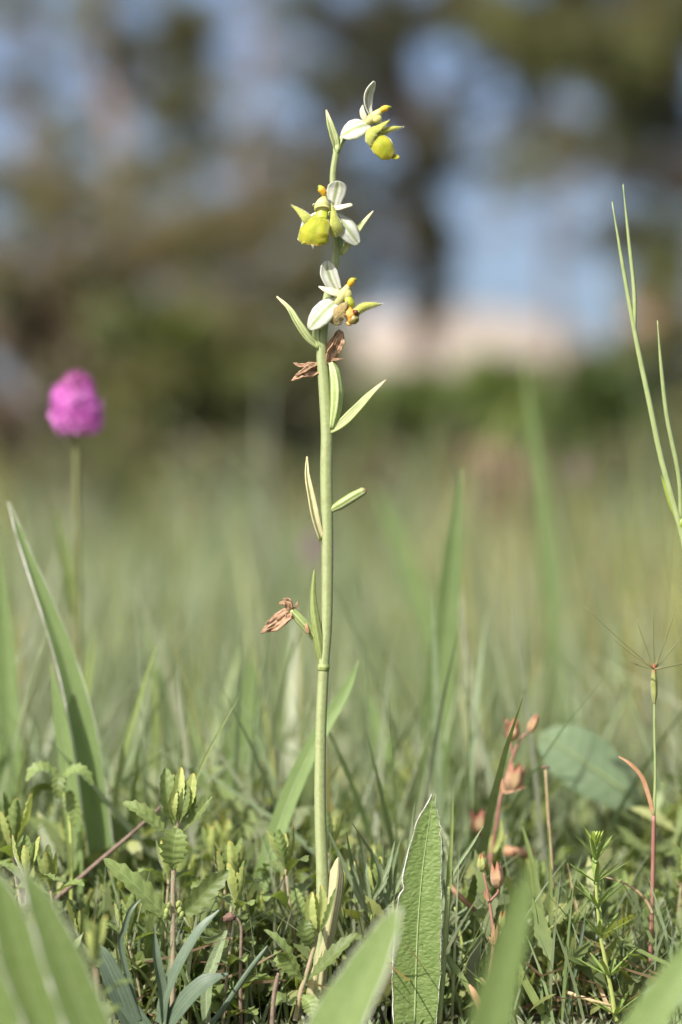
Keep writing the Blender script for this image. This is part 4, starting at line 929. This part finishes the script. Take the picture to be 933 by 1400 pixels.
def burnet():
    y = .055; base = W(96, 1270, y); base.z = 0
    t = thing('salad_burnet', 'drooping toothed leaflets on a thin stalk in front of the tall arching leaf', 'plant', base)
    part('stalk', MB().tube([base] + pp([(98, 1180), (94, 1110), (84, 1072)], y), [.0008, .0006], n=6, seg=12), 'galium_stem', t)
    for path, w, nrm in (([(82, 1074), (66, 1054, -8), (50, 1052, -12), (36, 1068, -10)], 24, (0, -.6, 1)), ([(86, 1072), (98, 1056, -8), (112, 1056, -12), (127, 1074, -10)], 24, (.1, -.6, 1)),
                         ([(80, 1080), (66, 1072, 6), (52, 1076, 8), (42, 1092, 6)], 20, (0, -.4, -.6)), ([(92, 1082), (98, 1096, -4), (104, 1112, -6), (104, 1132, -4)], 24, (-.4, -1, .1)),
                         ([(84, 1074), (82, 1062, -16), (80, 1076, -24), (80, 1092, -22)], 18, (0, -1, .6))):
        part('leaflet', toothed(pp(path, y), PX(w, y), nrm, teeth=7, keys=[(0, .5), (.15, .85), (.5, 1), (.8, .8), (1, .2)]), 'germander', t)
burnet()

# ------------------------------------------------------------------ broad leaves with woolly edges
def rim_path(pts, widths, nrm, fold, u, n=30, edge=None):
    P = catmull(pts, n); out = []
    N0 = Vector(nrm).normalized()
    for i, p in enumerate(P):
        T = (P[min(i + 1, n)] - P[max(i - 1, 0)]).normalized(); Sd = T.cross(N0).normalized(); Nn = Sd.cross(T)
        w = curve_val(widths, i / n) * .5 * (1 + (edge(i / n, u) if edge else 0))
        out.append(p + Sd * (u * w * math.cos(fold)) + Nn * (w * math.sin(fold)))
    return out
def broad_leaf(label, path, widths, y, nrm, fold=.22, mat='broad', rim=True, rim_r=1.5, group=None, edge=None, n=36, nu=6, namp=.0, hair=0, base_py=None):
    pts = pp(path, y); base = Vector(pts[0]); foot = Vector((base.x, base.y, -.003))
    if base.z > .002: pts = [foot] + pts; widths = [widths[0] * .7] + list(widths)
    wl = [PX(w, y) for w in widths]
    t = thing('broad_leaf', label, 'leaf', foot, group)
    part('blade', MB().sheet(pts, wl, nrm, n=n, nu=nu, fold=fold, edge=edge, namp=namp, nfreq=800), mat, t)
    k = len(pts)
    if rim:
        for u in (-1, 1):
            rp = rim_path(pts, wl, nrm, fold, u, n=40, edge=edge)
            rr = PX(rim_r if u == rim_side else rim_r * .45, y)
            e = part('margin', MB().tube(rp, [rr * rng.uniform(.25, 1.3) for _ in range(26)] + [rr * .4], n=6, seg=90), 'margin', t)
            if hair: part('margin_hair', MB().hairs(rp[8:], rr, hair, PX(4.5, y), .00005), 'hair', e)
    mp = [p - Vector(nrm).normalized() * -.00015 for p in catmull(pts, 12)]
    part('midrib', MB().tube(mp, [PX(1.5, y), PX(1.1, y), PX(.7, y), PX(.3, y)], n=6, seg=24), 'midrib', t)
    return t
rim_side = -1
def notch(t, u):
    e = 0.0
    if u > 0:
        for c, a, s in ((.955, -.35, .012), (.915, -.5, .014), (.865, -.32, .012), (.82, -.24, .010), (.77, -.16, .01), (.6, -.05, .02)): e += a * math.exp(-((t - c) / s) ** 2)
    else:
        for c, a, s in ((.52, -.18, .010), (.90, -.06, .02)): e += a * math.exp(-((t - c) / s) ** 2)
    return e + .015 * math.sin(60 * t + 2 * u)
broad_leaf('broad bright green leaf with white woolly edge and nibbled tip right of the orchid stem',
           [(567, 1400), (569, 1330, -2), (572, 1260, -3), (578, 1190, -2), (586, 1130, 0), (593, 1086, 3)], [60, 67, 64, 52, 36, 5], -.002, (.05, -1, .12), fold=.20, edge=notch, n=110, nu=8, namp=.0003, hair=1600, rim_r=.85)
rim_side = 1
broad_leaf('broad blurred green leaf leaning right in front of the woolly-edged leaf',
           [(430, 1480), (462, 1400), (500, 1330), (528, 1275), (546, 1238)], [84, 78, 60, 38, 8], -.155, (-.35, -1, .3), fold=.15, rim=True, rim_r=1.4)
rim_side = -1
broad_leaf('broad blurred leaf rising in front of the little red-stalked capsules',
           [(655, 1480), (672, 1390), (694, 1300), (712, 1235), (724, 1180)], [70, 60, 48, 34, 6], -.22, (.1, -1, .15), rim=False, fold=.15)
broad_leaf('broad hairy-edged leaf leaning left in the blurred foreground',
           [(150, 1480), (119, 1400), (84, 1310), (56, 1240), (28, 1183)], [70, 64, 57, 40, 8], -.18, (.3, -1, .25), fold=.2, rim_r=1.6, rim=True)
broad_leaf('broad hairy-edged leaf partly hidden behind the left-leaning foreground leaf',
           [(80, 1480), (58, 1400), (28, 1310), (6, 1240), (-12, 1180)], [78, 70, 62, 44, 8], -.17, (.3, -1, .25), fold=.2, rim_r=1.6, rim=True)
broad_leaf('broad blurred leaf leaning right beside the red grass stem',
           [(850, 1480), (880, 1410), (915, 1350), (950, 1295), (975, 1250)], [70, 62, 48, 30, 6], -.19, (-.3, -1, .3), rim=False, fold=.15)
broad_leaf('broad hairy-edged leaf lowest of the overlapping foreground leaves', [(20, 1500), (-4, 1420), (-30, 1330), (-50, 1260)], [90, 84, 66, 8], -.175, (.3, -1, .25), fold=.2, rim_r=1.6)
# leaves standing behind
rim_side = -1
broad_leaf('tall arching leaf with a pale left edge and shaded foot behind the burnet leaflets',
           [(140, 1210), (128, 1100), (113, 1000), (88, 900), (60, 820), (32, 745), (12, 686)], [38, 41, 39, 32, 22, 13, 3], .085, (.35, -1, .1), fold=.45, mat='broad_far', rim_r=.9)
broad_leaf('short bright leaf leaning against the tall arching leaf', [(104, 1180), (98, 1090), (86, 1000), (70, 908)], [22, 25, 22, 4], .075, (-.2, -1, .1), mat='broad_far', rim=False)
broad_leaf('pale soft upright leaf left of the tall arching leaf', [(8, 1180), (14, 1050), (8, 900), (-2, 745)], [30, 34, 28, 5], .15, (.1, -1, .1), mat='broad_far', rim=False)
broad_leaf('long leaf slanting up right and crossing behind the orchid stem', [(352, 1240), (372, 1160), (405, 1070), (440, 1000), (470, 950), (491, 903)], [26, 28, 27, 23, 17, 3], .065, (-.25, -1, .25), fold=.3, mat='broad_far', rim=False)
broad_leaf('pale upright leaf behind the slanting leaf', [(322, 1200), (326, 1120), (335, 1010), (346, 885)], [38, 48, 42, 6], .16, (0, -1, .1), mat='broad_far', rim=False, fold=.12)
broad_leaf('tall slender bright leaf standing well behind the woolly-edged leaf', [(588, 1180), (592, 1060), (603, 930), (616, 790), (631, 640)], [30, 40, 42, 30, 5], .17, (.1, -1, .1), mat='broad_far', rim=False)
broad_leaf('soft pale leaf curving up right of the orchid stem', [(552, 1200), (540, 1110), (522, 1020), (500, 940)], [28, 32, 26, 5], .24, (0, -1, .1), mat='broad_far', rim=False)
broad_leaf('dark narrow leaf slanting left in the grass behind the reddish germander', [(290, 1100), (262, 1020), (225, 930), (195, 840)], [22, 24, 18, 4], .28, (.2, -1, .1), mat='broad_far', rim=False)
broad_leaf('faint tall narrow leaf far behind the dark capsule stalk', [(770, 1050), (748, 760), (735, 640), (716, 500)], [22, 24, 18, 4], .55, (0, -1, .1), mat='broad_far', rim=False)
broad_leaf('faint leaf slanting left behind the orchid stem', [(615, 1000), (580, 840), (545, 740), (508, 660)], [26, 28, 20, 4], .7, (0, -1, .1), mat='broad_far', rim=False)
broad_leaf('greenish leaf low between woolly-edged leaf and capsules', [(628, 1400), (630, 1330), (630, 1270), (628, 1215)], [30, 34, 26, 6], .05, (0, -1, .1), mat='broad_far', rim=False)

def oval_leaf():
    y = .16
    base = W(880, 1300, y); base.z = 0
    t = thing('oval_leaf', 'large blue-green oval leaf lying over the grass behind the needle-leaved stem', 'leaf', base)
    pts = pp([(878, 1102), (840, 1072, -5), (800, 1044, -8), (765, 1020, -5), (738, 1003, 2)], y)
    part('stalk', MB().tube([base, W(890, 1180, y), pts[0]], [.0012, .001], n=6, seg=10), 'galium_stem', t)
    part('blade', MB().sheet(pts, [(0, PX(12)), (.2, PX(84)), (.45, PX(112)), (.7, PX(100)), (.9, PX(55)), (1, PX(4))], (-.1, -.75, .65), n=24, nu=6, fold=.08, wave=.03), 'oval', t)
    part('midrib', MB().tube([p + Vector((0, -.0006, .0004)) for p in pts], [PX(3.4), PX(2.4), PX(1.6), PX(.6)], n=6, seg=16), 'midrib', t)
    y = -.10; base = W(900, 1480, y); base.z = 0
    t = thing('oval_leaf', 'blue-green oval leaf half hidden by the blurred leaf beside the red grass stem', 'leaf', base)
    pts = [base] + pp([(893, 1370), (915, 1362, -10), (945, 1358, -10)], y)
    part('blade', MB().sheet(pts, [PX(10), PX(30), PX(44), PX(10)], (-.1, -.8, .6), n=18, nu=4, fold=.1), 'oval', t)
oval_leaf()

# ------------------------------------------------------------------ glaucous strap-leaved plant
def glaucous():
    y = -.018
    base = W(225, 1410, y); base.z = 0
    t = thing('glaucous_plant', 'tuft of smooth blue-grey strap leaves below the reddish germander', 'plant', base)
    for path, w, nrm, fold in (
        ([(222, 1400), (228, 1360, -6), (250, 1310, -12), (275, 1270, -12), (300, 1244, -6)], [22, 22, 20, 16, 3], (-.6, -.7, .5), .25),
        ([(226, 1400), (221, 1350, -4), (214, 1310, -8), (211, 1268, -6)], [15, 17, 15, 3], (.4, -1, .2), .6),
        ([(228, 1408, -6), (250, 1375, -20), (280, 1345, -26), (312, 1331, -22)], [34, 38, 32, 4], (-.5, -.6, .7), .2),
        ([(166, 1300), (170, 1270, -3), (178, 1245, -4), (192, 1229, 0)], [9, 9, 8, 2], (.4, -1, .3), .4),
        ([(180, 1400, -10), (160, 1350, -16), (142, 1310, -16), (128, 1285, -10)], [30, 32, 24, 4], (.4, -1, .4), .2),
        ([(200, 1410, -4), (172, 1372, -10), (150, 1340, -12), (140, 1320, -8)], [26, 26, 20, 4], (.3, -.8, .5), .2)):
        pts = pp(path, y)
        if pts[0].z > .006: pts = [Vector((base.x * .5 + pts[0].x * .5, y, 0))] + pts; w = [w[0]] + w
        part('leaf', MB().sheet(pts, [PX(a) for a in w], nrm, n=20, nu=4, fold=fold), 'glaucous', t)
    y = -.012; base = W(285, 1402, y); base.z = 0
    solo('rush_leaf', MB().tube([base] + pp([(305, 1380), (335, 1335, -6), (355, 1308, -8), (366, 1293, -6)], y), [PX(4.2), PX(4), PX(3.6), PX(1.2)], n=10, seg=20), 'glaucous',
         'thin round blue-green leaf curving up beside the nodding brown bud', 'leaf', base)
glaucous()

def bent_bud():
    y = -.006; base = W(330, 1395, y); base.z = 0
    t = thing('dry_bud', 'nodding dried brown bud on a thin dark stalk left of the orchid foot', 'plant', base)
    part('stalk', MB().tube([base] + pp([(329, 1350), (330, 1290), (330, 1268), (325, 1256), (318, 1254)], y), [PX(2.8), PX(2.2), PX(1.4)], n=7, seg=24), 'twig', t)
    m = MB().blob(W(314, 1254, y), (PX(9), 0, PX(2)), (0, PX(6), 0), (-PX(1), 0, PX(6)), 12, 8, deform=lambda q: q * (1 + .15 * math.sin(9 * q.x + 7 * q.z)))
    part('bud', m, 'bud_brown', t)
    y = -.02; base = W(372, 1400, y); base.z = 0
    solo('dry_stalk', MB().tube([base] + pp([(374, 1370), (378, 1345), (381, 1330)], y), [PX(3.4), PX(3), PX(3.4), PX(2)], n=7, seg=14), 'twig', 'short broken grey-brown stalk beside the bright green germander', 'stalk', base)
    y = .045; base = W(18, 1281, y)
    solo('dry_twig', MB().tube([base] + pp([(55, 1248), (92, 1216), (135, 1178), (180, 1140), (220, 1103)], y), [PX(4), PX(3.6), PX(3.2), PX(2)], n=7, seg=20), 'twig', 'straight brown twig slanting up behind the reddish germander', 'twig', base)
    # woolly young leaf
    y = -.004; base = W(282, 1392, y); base.z = 0
    t = thing('woolly_leaf', 'narrow grey leaf densely covered in silky white hair', 'leaf', base)
    sp = [base] + pp([(284, 1345), (295, 1310), (310, 1272)], y)
    b = part('blade', MB().sheet(sp, [PX(14), PX(18), PX(18), PX(5)], (-.2, -1, .3), n=14, nu=3, fold=.4), 'needle', t)
    part('silky_hair', MB().hairs(sp[1:], PX(7), 700, PX(7), .00003), 'hair', b)
bent_bud()

# ------------------------------------------------------------------ needle-leaved bedstraw on the right
def galium():
    y = .0; base = W(843, 1398, y); base.z = 0
    t = thing('bedstraw', 'upright bedstraw with star-like whorls of narrow shiny leaves', 'plant', base)
    nodes = [(841, 1388), (832, 1335), (821, 1280), (817, 1240), (815, 1207), (815, 1178), (814, 1162), (813.5, 1152)]
    sp = [base] + pp([(841, 1388), (837, 1360), (832, 1335), (826, 1305), (821, 1280), (817, 1240), (815, 1207), (815, 1178), (813.5, 1148)], y)
    part('stem', MB().tube(sp, [PX(3.6), PX(3), PX(2.4), PX(1.4)], n=8, seg=40, ridges=4, ridge=.15), 'galium_stem', t)
    r = random.Random(5)
    for k, (px, py) in enumerate(nodes):
        p = W(px, py, y); cnt = 8 if k < 6 else 7; ln = PX((52, 56, 56, 54, 50, 44, 32, 18)[k])
        wh = part('whorl', MB().blob(p, (PX(3.4), 0, 0), (0, PX(3.4), 0), (0, 0, PX(3)), 8, 6), 'galium', t)
        for j in range(cnt):
            a = 2 * math.pi * j / cnt + k * .4 + r.uniform(-.15, .15)
            d = Vector((math.cos(a), math.sin(a), 0)); up = r.uniform(.45, 1.0) if k < 5 else (.8 + .6 * (k - 4))
            v = (d + Vector((0, 0, up))).normalized(); l = ln * r.uniform(.85, 1.1)
            m = MB().sheet([p, p + v * l * .5 - Vector((0, 0, l * .03)), p + v * l + d * l * r.uniform(0, .12)], wk([(0, .6), (.2, .9), (.6, 1), (.9, .6), (1, .1)], PX(6.4 if k < 6 else 4.2)), (-d.x * up, -d.y * up, 1), n=7, nu=1, fold=.35)
            part('leaf', m, 'galium' if k < 6 else 'galium_top', wh)
galium()

def needle_herb():
    r = random.Random(9)
    for (bx, by, y, leaves, lab) in (
        (500, 1330, .018, [((498, 1240), (470, 1180), (442, 1122)), ((500, 1235), (483, 1190), (474, 1138)), ((505, 1230), (500, 1190), (494, 1146)), ((512, 1225), (520, 1200), (508, 1160)), ((510, 1228), (498, 1210), (484, 1170)), ((514, 1220), (530, 1190), (540, 1150))], 'silvery narrow-leaved sprig leaning out right of the pale orchid sheath'),
        (528, 1340, .022, [((528, 1232), (528, 1200), (530, 1160)), ((532, 1228), (540, 1195), (545, 1158)), ((534, 1224), (520, 1185), (482, 1125)), ((538, 1222), (555, 1180), (567, 1098)), ((536, 1226), (548, 1200), (560, 1166)), ((530, 1234), (516, 1215), (508, 1190)), ((536, 1222), (536, 1190), (550, 1140))], 'silvery narrow-leaved sprig close behind the woolly-edged leaf'),
        (640, 1345, .03, [((612, 1250), (608, 1190), (604, 1140)), ((608, 1240), (600, 1180), (612, 1148)), ((600, 1236), (596, 1200), (598, 1160))], 'narrow-leaved sprig showing at the right edge of the woolly-edged leaf')):
        base = W(bx, by, y); base.z = 0
        t = thing('narrow_leaved_sprig', lab, 'plant', base, 'narrow-leaved sprigs')
        top = W(leaves[0][0][0] + 10, leaves[0][0][1] - 10, y)
        sp = [base, base.lerp(top, .5) + Vector((.001, 0, 0)), top]
        s = part('stem', MB().tube(sp, [PX(3), PX(2.4), PX(1.4)], n=7, seg=14), 'galium_stem', t)
        part('stem_hair', MB().hairs(sp, PX(2.4), 160, PX(4), .00002), 'hair', s)
        for lf in leaves:
            pts = [W(a, b, y + r.uniform(-.004, .004) * i) for i, (a, b) in enumerate(lf)]
            pts = [sp[1].lerp(sp[2], r.uniform(.4, 1))] + pts[0:]
            part('leaf', MB().sheet(pts, [PX(5), PX(7.5), PX(8), PX(1.2)], (r.uniform(-.4, .4), -1, .3), n=12, nu=2, fold=.45), 'needle', t)
        for k in range(14):
            p = sp[0].lerp(sp[2], r.uniform(.35, .95)); a = r.uniform(0, 6.283); d = Vector((math.cos(a), math.sin(a) * .8, r.uniform(.3, 1.3))).normalized(); l = PX(r.uniform(26, 48))
            part('leaf', MB().sheet([p, p + d * l * .5, p + d * l + Vector((0, 0, l * .1))], [PX(4), PX(6.5), PX(1)], (-d.x, -d.y - .5, .6), n=8, nu=1, fold=.4), 'needle', t)
needle_herb()

# ------------------------------------------------------------------ red-stalked capsules
def capsule(t, px, py, w, h, y, mat, tilt=0.0, teeth=5, open_=.15):
    c = W(px, py, y); R = PX(w / 2, y); H = PX(h, y); rot = Matrix.Rotation(tilt, 3, 'Y'); b = c - rot @ Vector((0, 0, H * .5))
    m = MB(); seg = 20; rings = 9; b0 = len(m.v)
    for i in range(rings + 1):
        f = i / rings
        for j in range(seg):
            a = 2 * math.pi * j / seg; tt = abs(((j / seg * teeth) % 1) - .5) * 2
            z = f * H * (1 + (.0 if f < .6 else (f - .6) * (.9 * tt - .35)))
            rr = R * curve_val([(0, .25), (.15, .75), (.4, 1), (.7, .92), (1, .62 + open_)], f) * (1 + .07 * math.cos(a * teeth * 1.0))
            if f == 1 and tt > .8: rr *= .9
            m.v.append(b + rot @ Vector((math.cos(a) * rr, math.sin(a) * rr, z))); m.uv.append((j / seg, f))
    for i in range(rings):
        for j in range(seg):
            a = b0 + i * seg + j; q = b0 + i * seg + (j + 1) % seg; m.f.append((a, q, q + seg, a + seg))
    o = part('capsule', m, mat, t)
    for k in range(3):
        a = k * 2.1 + px; d = Vector((math.cos(a), math.sin(a), 0))
        part('bract', MB().sheet([b, b + rot @ (d * R * .9 + Vector((0, 0, H * .25))), b + rot @ (d * R * 1.5 + Vector((0, 0, H * .5)))], wk(LANCE, PX(4, y)), (-d.x, -d.y, .5), n=5, nu=1), 'orange_dry' if mat == 'capsule' else 'red_stem', o)
def capsules():
    y = .003; base = W(662, 1398, y); base.z = 0
    t = thing('red_capsule_plant', 'thin red-brown stalk with three small pointed green and yellow capsules', 'plant', base)
    part('stem', MB().tube([base] + pp([(664, 1373), (670, 1330), (675, 1291), (673, 1258), (669, 1232), (665, 1210), (661.5, 1193)], y), [PX(2.8), PX(2.6), PX(2.2), PX(1.5)], n=7, seg=30), 'red_stem', t)
    part('branch', MB().tube(pp([(669, 1233), (675, 1227), (681, 1220), (682, 1211)], y), [PX(2), PX(2)], n=7, seg=8), 'red_stem', t)
    part('branch', MB().tube(pp([(675.5, 1290), (681, 1282), (686, 1273)], y), [PX(1.8), PX(1.6)], n=7, seg=8), 'red_stem', t)
    capsule(t, 659, 1181, 15, 22, y, 'capsule_green', -.05, open_=-.35)
    capsule(t, 679.5, 1199, 19, 30, y, 'capsule', -.08, open_=.1)
    capsule(t, 687, 1261, 14, 24, y + .004, 'capsule_green', .1, open_=.0)
    for a, b, c in (((675, 1291), (678, 1278), (680, 1264)), ((675, 1291), (671, 1284), (668, 1280)), ((668, 1232), (664, 1224), (662, 1216)), ((675, 1291), (674, 1276), (676, 1262))):
        part('bract', MB().sheet(pp([a, b, c], y - .001), wk(LANCE, PX(6)), (0, -1, .2), n=6, nu=1, fold=.3), 'orange_dry', t)
    for a, b, c, w, mt in (((667, 1348), (661, 1340), (656, 1336), 4, 'straw'), ((666, 1350), (657, 1342), (648, 1337), 3, 'galium_top')):
        part('leaf', MB().sheet(pp([a, b, c], y - .001), wk(LANCE, PX(w)), (0, -1, .4), n=6, nu=1), mt, t)
    y = .07; base = W(672, 1345, y); base.z = 0
    t = thing('red_capsule_plant', 'taller blurred red stalk with open salmon-orange capsules behind the green ones', 'plant', base)
    part('stem', MB().tube([base] + pp([(668, 1250), (671, 1180), (680, 1120), (686, 1085), (696, 1050), (706, 1022), (714, 1008), (721, 1002)], y), [PX(3), PX(2.8), PX(2.4), PX(1.6)], n=7, seg=30), 'red_stem', t)
    part('branch', MB().tube(pp([(702, 1034), (700, 1024), (699, 1012)], y), [PX(2), PX(2)], n=7, seg=6), 'red_stem', t)
    part('branch', MB().tube(pp([(671, 1180), (663, 1160), (656, 1140)], y), [PX(2), PX(2)], n=7, seg=6), 'red_stem', t)
    capsule(t, 700, 1000, 22, 26, y, 'capsule', 0, open_=.3)
    capsule(t, 728, 991, 13, 24, y, 'capsule', .45, open_=-.2)
    capsule(t, 703, 1066, 26, 34, y, 'capsule', .25, open_=.2)
    capsule(t, 655, 1126, 28, 28, y, 'capsule', 0, open_=.35)
    for a, b, c, w, mt in (((689, 1084), (685, 1070), (681, 1054), 9, 'orange_dry'), ((690, 1084), (710, 1078), (720, 1076), 5, 'orange_dry'), ((675, 1165), (684, 1145), (686, 1120), 9, 'germander_bud'), ((698, 1048), (699, 1060), (694, 1070), 7, 'orange_dry')):
        part('bract', MB().sheet(pp([a, b, c], y - .002), wk(LANCE, PX(w)), (0, -1, .2), n=8, nu=2, fold=.3), mt, t)
    y = .06; base = W(757, 1320, y); base.z = 0
    t = thing('bare_stalk', 'thin bare stalk with a small dark tip in front of the blue-green oval leaf', 'stalk', base)
    part('stem', MB().tube([base] + pp([(755, 1200), (750, 1120), (746, 1052)], y), [PX(2.5), PX(2), PX(1.6)], n=6, seg=16), 'straw', t)
    part('tip', MB().blob(W(746, 1049, y), (PX(7), 0, 0), (0, PX(4), 0), (0, 0, PX(2.2)), 8, 5), 'bud_brown', t)
capsules()

# ------------------------------------------------------------------ grasses one can pick out
def grass_stem(name, label, paths, y, group=None, blades=(), mat='grass_stem', heads=()):
    b = pp([paths[0][0][0]], y)[0]; base = Vector((b.x, y, 0)) if b.z > .001 else Vector((b.x, b.y, min(b.z, 0)))
    t = thing(name, label, 'grass', base, group)
    for i, (pth, rad) in enumerate(paths):
        pts = pp(pth, y)
        if i == 0 and b.z > .001: pts = [base] + pts
        part('stem', MB().tube(pts, [PX(q) for q in rad], n=7, seg=30), mat, t)
    for pth, w, mt, fold in blades:
        part('blade', MB().sheet(pp(pth, y), [PX(a) for a in w], (-.2, -1, .25), n=16, nu=2, fold=fold), mt, t)
    return t
def grasses():
    y = .014
    t = grass_stem('tall_grass', 'tall slender grass stems rising above everything on the right',
        [([(965, 1100), (955, 900), (942, 780), (930, 720), (905, 630), (888, 550), (873, 480), (858, 400), (846, 330), (837, 276)], [5, 5, 4.6, 4.4, 3.8, 2.8, .7]),
         ([(867, 455), (868, 420), (866, 385), (859, 320), (852, 252)], [2.6, 3, 2.6, .7]),
         ([(931, 712), (928, 650), (912, 570), (904, 500), (899, 438)], [3, 3.6, 3, .8])], y,
        blades=[([(930, 716), (918, 690), (910, 668), (904, 650)], [7, 7, 5, 1], 'galium_top', .4)])
    part('node', MB().blob(W(931, 716, y), (PX(5.4), 0, 0), (0, PX(5), 0), (PX(2), 0, PX(9)), 10, 6), 'galium_top', t)
    y = .02
    t = grass_stem('awned_grass', 'single red-stemmed grass with a few long spreading awns',
        [([(889, 1345), (891, 1260), (893, 1180), (894, 1115)], [3.6, 3.6, 3.2, 3]), ], y, mat='red_stem')
    part('upper_stem', MB().tube(pp([(894, 1117), (896, 1060), (895, 1000), (895, 945)], y), [PX(2.4), PX(1.8), PX(1.8)], n=7, seg=16), 'grass_stem', t)
    sp = part('spikelet', MB().tube(pp([(895, 962), (895, 948), (894.5, 930), (894.5, 908)], y), [PX(1.8), PX(4.6), PX(5), PX(2)], n=10, seg=14), 'capsule_green', t)
    for a in ((800, 830), (836, 872), (893, 836), (870, 846), (940, 862), (925, 832), (956, 900), (850, 900)):
        part('awn', MB().tube(pp([(894.5, 915), ((894.5 + a[0]) / 2, (912 + a[1]) / 2 + 3), a], y + rng.uniform(-.008, .008)), [PX(1.2), PX(.9), PX(.35)], n=5, seg=10), 'olive_stem', sp)
    part('dry_leaf', MB().sheet(pp([(894, 1118), (888, 1090, -2), (878, 1062, -4), (862, 1044, -4), (846, 1034, 0)], y), [PX(5), PX(7), PX(6), PX(2)], (-.5, -1, .2), n=16, nu=2, fold=.4), 'orange_dry', t)
    part('dry_leaf', MB().tube(pp([(893, 1250), (884, 1232), (866, 1214), (842, 1203), (812, 1196)], y - .004), [PX(2.6), PX(2.4), PX(1.6), PX(.6)], n=6, seg=20), 'straw', t)
    grass_stem('upright_grass', 'straight green grass stem with a joint right beside the woolly-edged leaf',
        [([(600, 1398), (606, 1320), (611, 1250), (614, 1212)], [4.6, 4.6, 4.2, 3.4])], .0,
        blades=[([(614, 1216), (615, 1190), (618, 1140), (620, 1076)], [10, 8, 5, 1], 'grass', .5), ([(613, 1206), (628, 1180), (645, 1155), (661, 1129)], [3, 5.5, 5, 1], 'needle', .5)])
    y = .004
    for lab, pth, w, mat in (
        ('dark flat grass blade crossing behind the foot of the woolly-edged leaf', [(596, 1290, 6), (618, 1318, 2), (640, 1350, -2), (668, 1398, -6)], [9, 10, 9, 7], 'grass'),
        ('dark narrow grass blade running down right from the bedstraw', [(838, 1276, 4), (860, 1292, 0), (890, 1308, -2), (925, 1330, -4), (950, 1398, -6)], [3, 6, 7, 6, 4], 'grass')):
        b = W(pth[-1][0], 1398, y); b.z = 0
        solo('grass_blade', MB().sheet(pp(pth, y), [PX(a) for a in w], (.2, -.8, .6), n=16, nu=2, fold=.3), mat, lab, 'grass blade', b)
    for lab, pth, w, y, mat in (
        ('thin grass blade slanting up right behind the germander tip', [(225, 1180), (268, 1066), (300, 1000), (327, 953)], [4, 5, 4, 1], .03, 'grass'),
        ('slim pale grass blade slanting up right beside the dry twig', [(150, 1210), (162, 1070), (190, 960), (214, 880)], [9, 10, 8, 2], .10, 'grass'),
        ('upright green blade near the slim pale one', [(205, 1220), (210, 1080), (214, 990), (208, 900)], [14, 16, 13, 3], .16, 'grass'),
        ('thin upright grass blade left of the bedstraw', [(752, 1390), (752, 1300), (753, 1220), (750, 1130)], [6, 7, 6, 1], .02, 'grass'),
        ('thin bluish grass blade leaning toward the bedstraw', [(775, 1398), (784, 1340), (795, 1280), (802, 1240)], [5, 6, 5, 1], .012, 'glaucous'),
        ('soft grass blade bending left between capsules and bedstraw', [(738, 1380), (742, 1280), (730, 1190), (712, 1120)], [10, 11, 9, 2], .045, 'grass'),
        ('soft bright grass blade beside the capsule leaf', [(742, 1385), (728, 1360), (715, 1335), (708, 1310)], [10, 12, 10, 3], .01, 'grass'),
        ('pale straw-coloured broken blade above the litter', [(798, 1290), (790, 1250), (782, 1215), (776, 1180)], [5, 5, 4, 2], .03, 'straw'),
        ('straight straw-coloured stalk leaning behind the bedstraw foot', [(835, 1385), (818, 1345), (808, 1318), (802, 1300)], [6, 6, 5, 3], .012, 'straw')):
        pts = pp(pth, y); b = Vector((pts[0].x, y, 0)); pts = [b] + pts if pts[0].z > .003 else pts
        solo('grass_blade', MB().sheet(pts, [PX(a, y) for a in ([w[0]] + w if len(pts) > len(pth) else w)], (rng.uniform(-.3, .3), -1, .25), n=18, nu=2, fold=.35), mat, lab, 'grass blade', b)
    for lab, a, b, w, y, mat in (
        ('reddish dry stalk lying behind the jointed grass stem', (616, 1212), (655, 1248), 4.5, .02, 'orange_dry'),
        ('brown dead stalk lying in the litter behind the blurred capsule leaf', (710, 1290), (800, 1372), 4.5, .035, 'twig'),
        ('pale dead stalk crossing the litter at the bedstraw foot', (770, 1355), (860, 1380), 3, .008, 'straw'),
        ('dark dead stalk slanting through the litter by the red grass stem', (850, 1398), (912, 1300), 3.2, .03, 'twig'),
        ('brown dry strip lying across the grass behind the capsules', (690, 1163), (730, 1166), 9, .10, 'orange_dry')):
        pts = [W(*a, y), W((a[0] + b[0]) / 2, (a[1] + b[1]) / 2 + 2, y - .003), W(*b, y)]
        low = min(pts, key=lambda p: p.z); f = Vector((low.x, low.y, low.z))
        solo('dead_stalk', MB().tube(pts, [PX(w), PX(w * .9), PX(w * .6)], n=6, seg=12), mat, lab, 'stalk', f)
    y = -.002
    base = W(660, 1398, y); base.z = 0
    solo('curled_dry_leaf', MB().sheet(pp([(660, 1396), (655, 1372, -4), (648, 1356, -4), (642, 1346, 0)], y), [PX(7), PX(11), PX(9), PX(3)], (-.3, -1, .3), n=12, nu=3, fold=.5), 'orange_dry', 'small orange dry leaf beside the dark grass blade', 'leaf', base)
grasses()
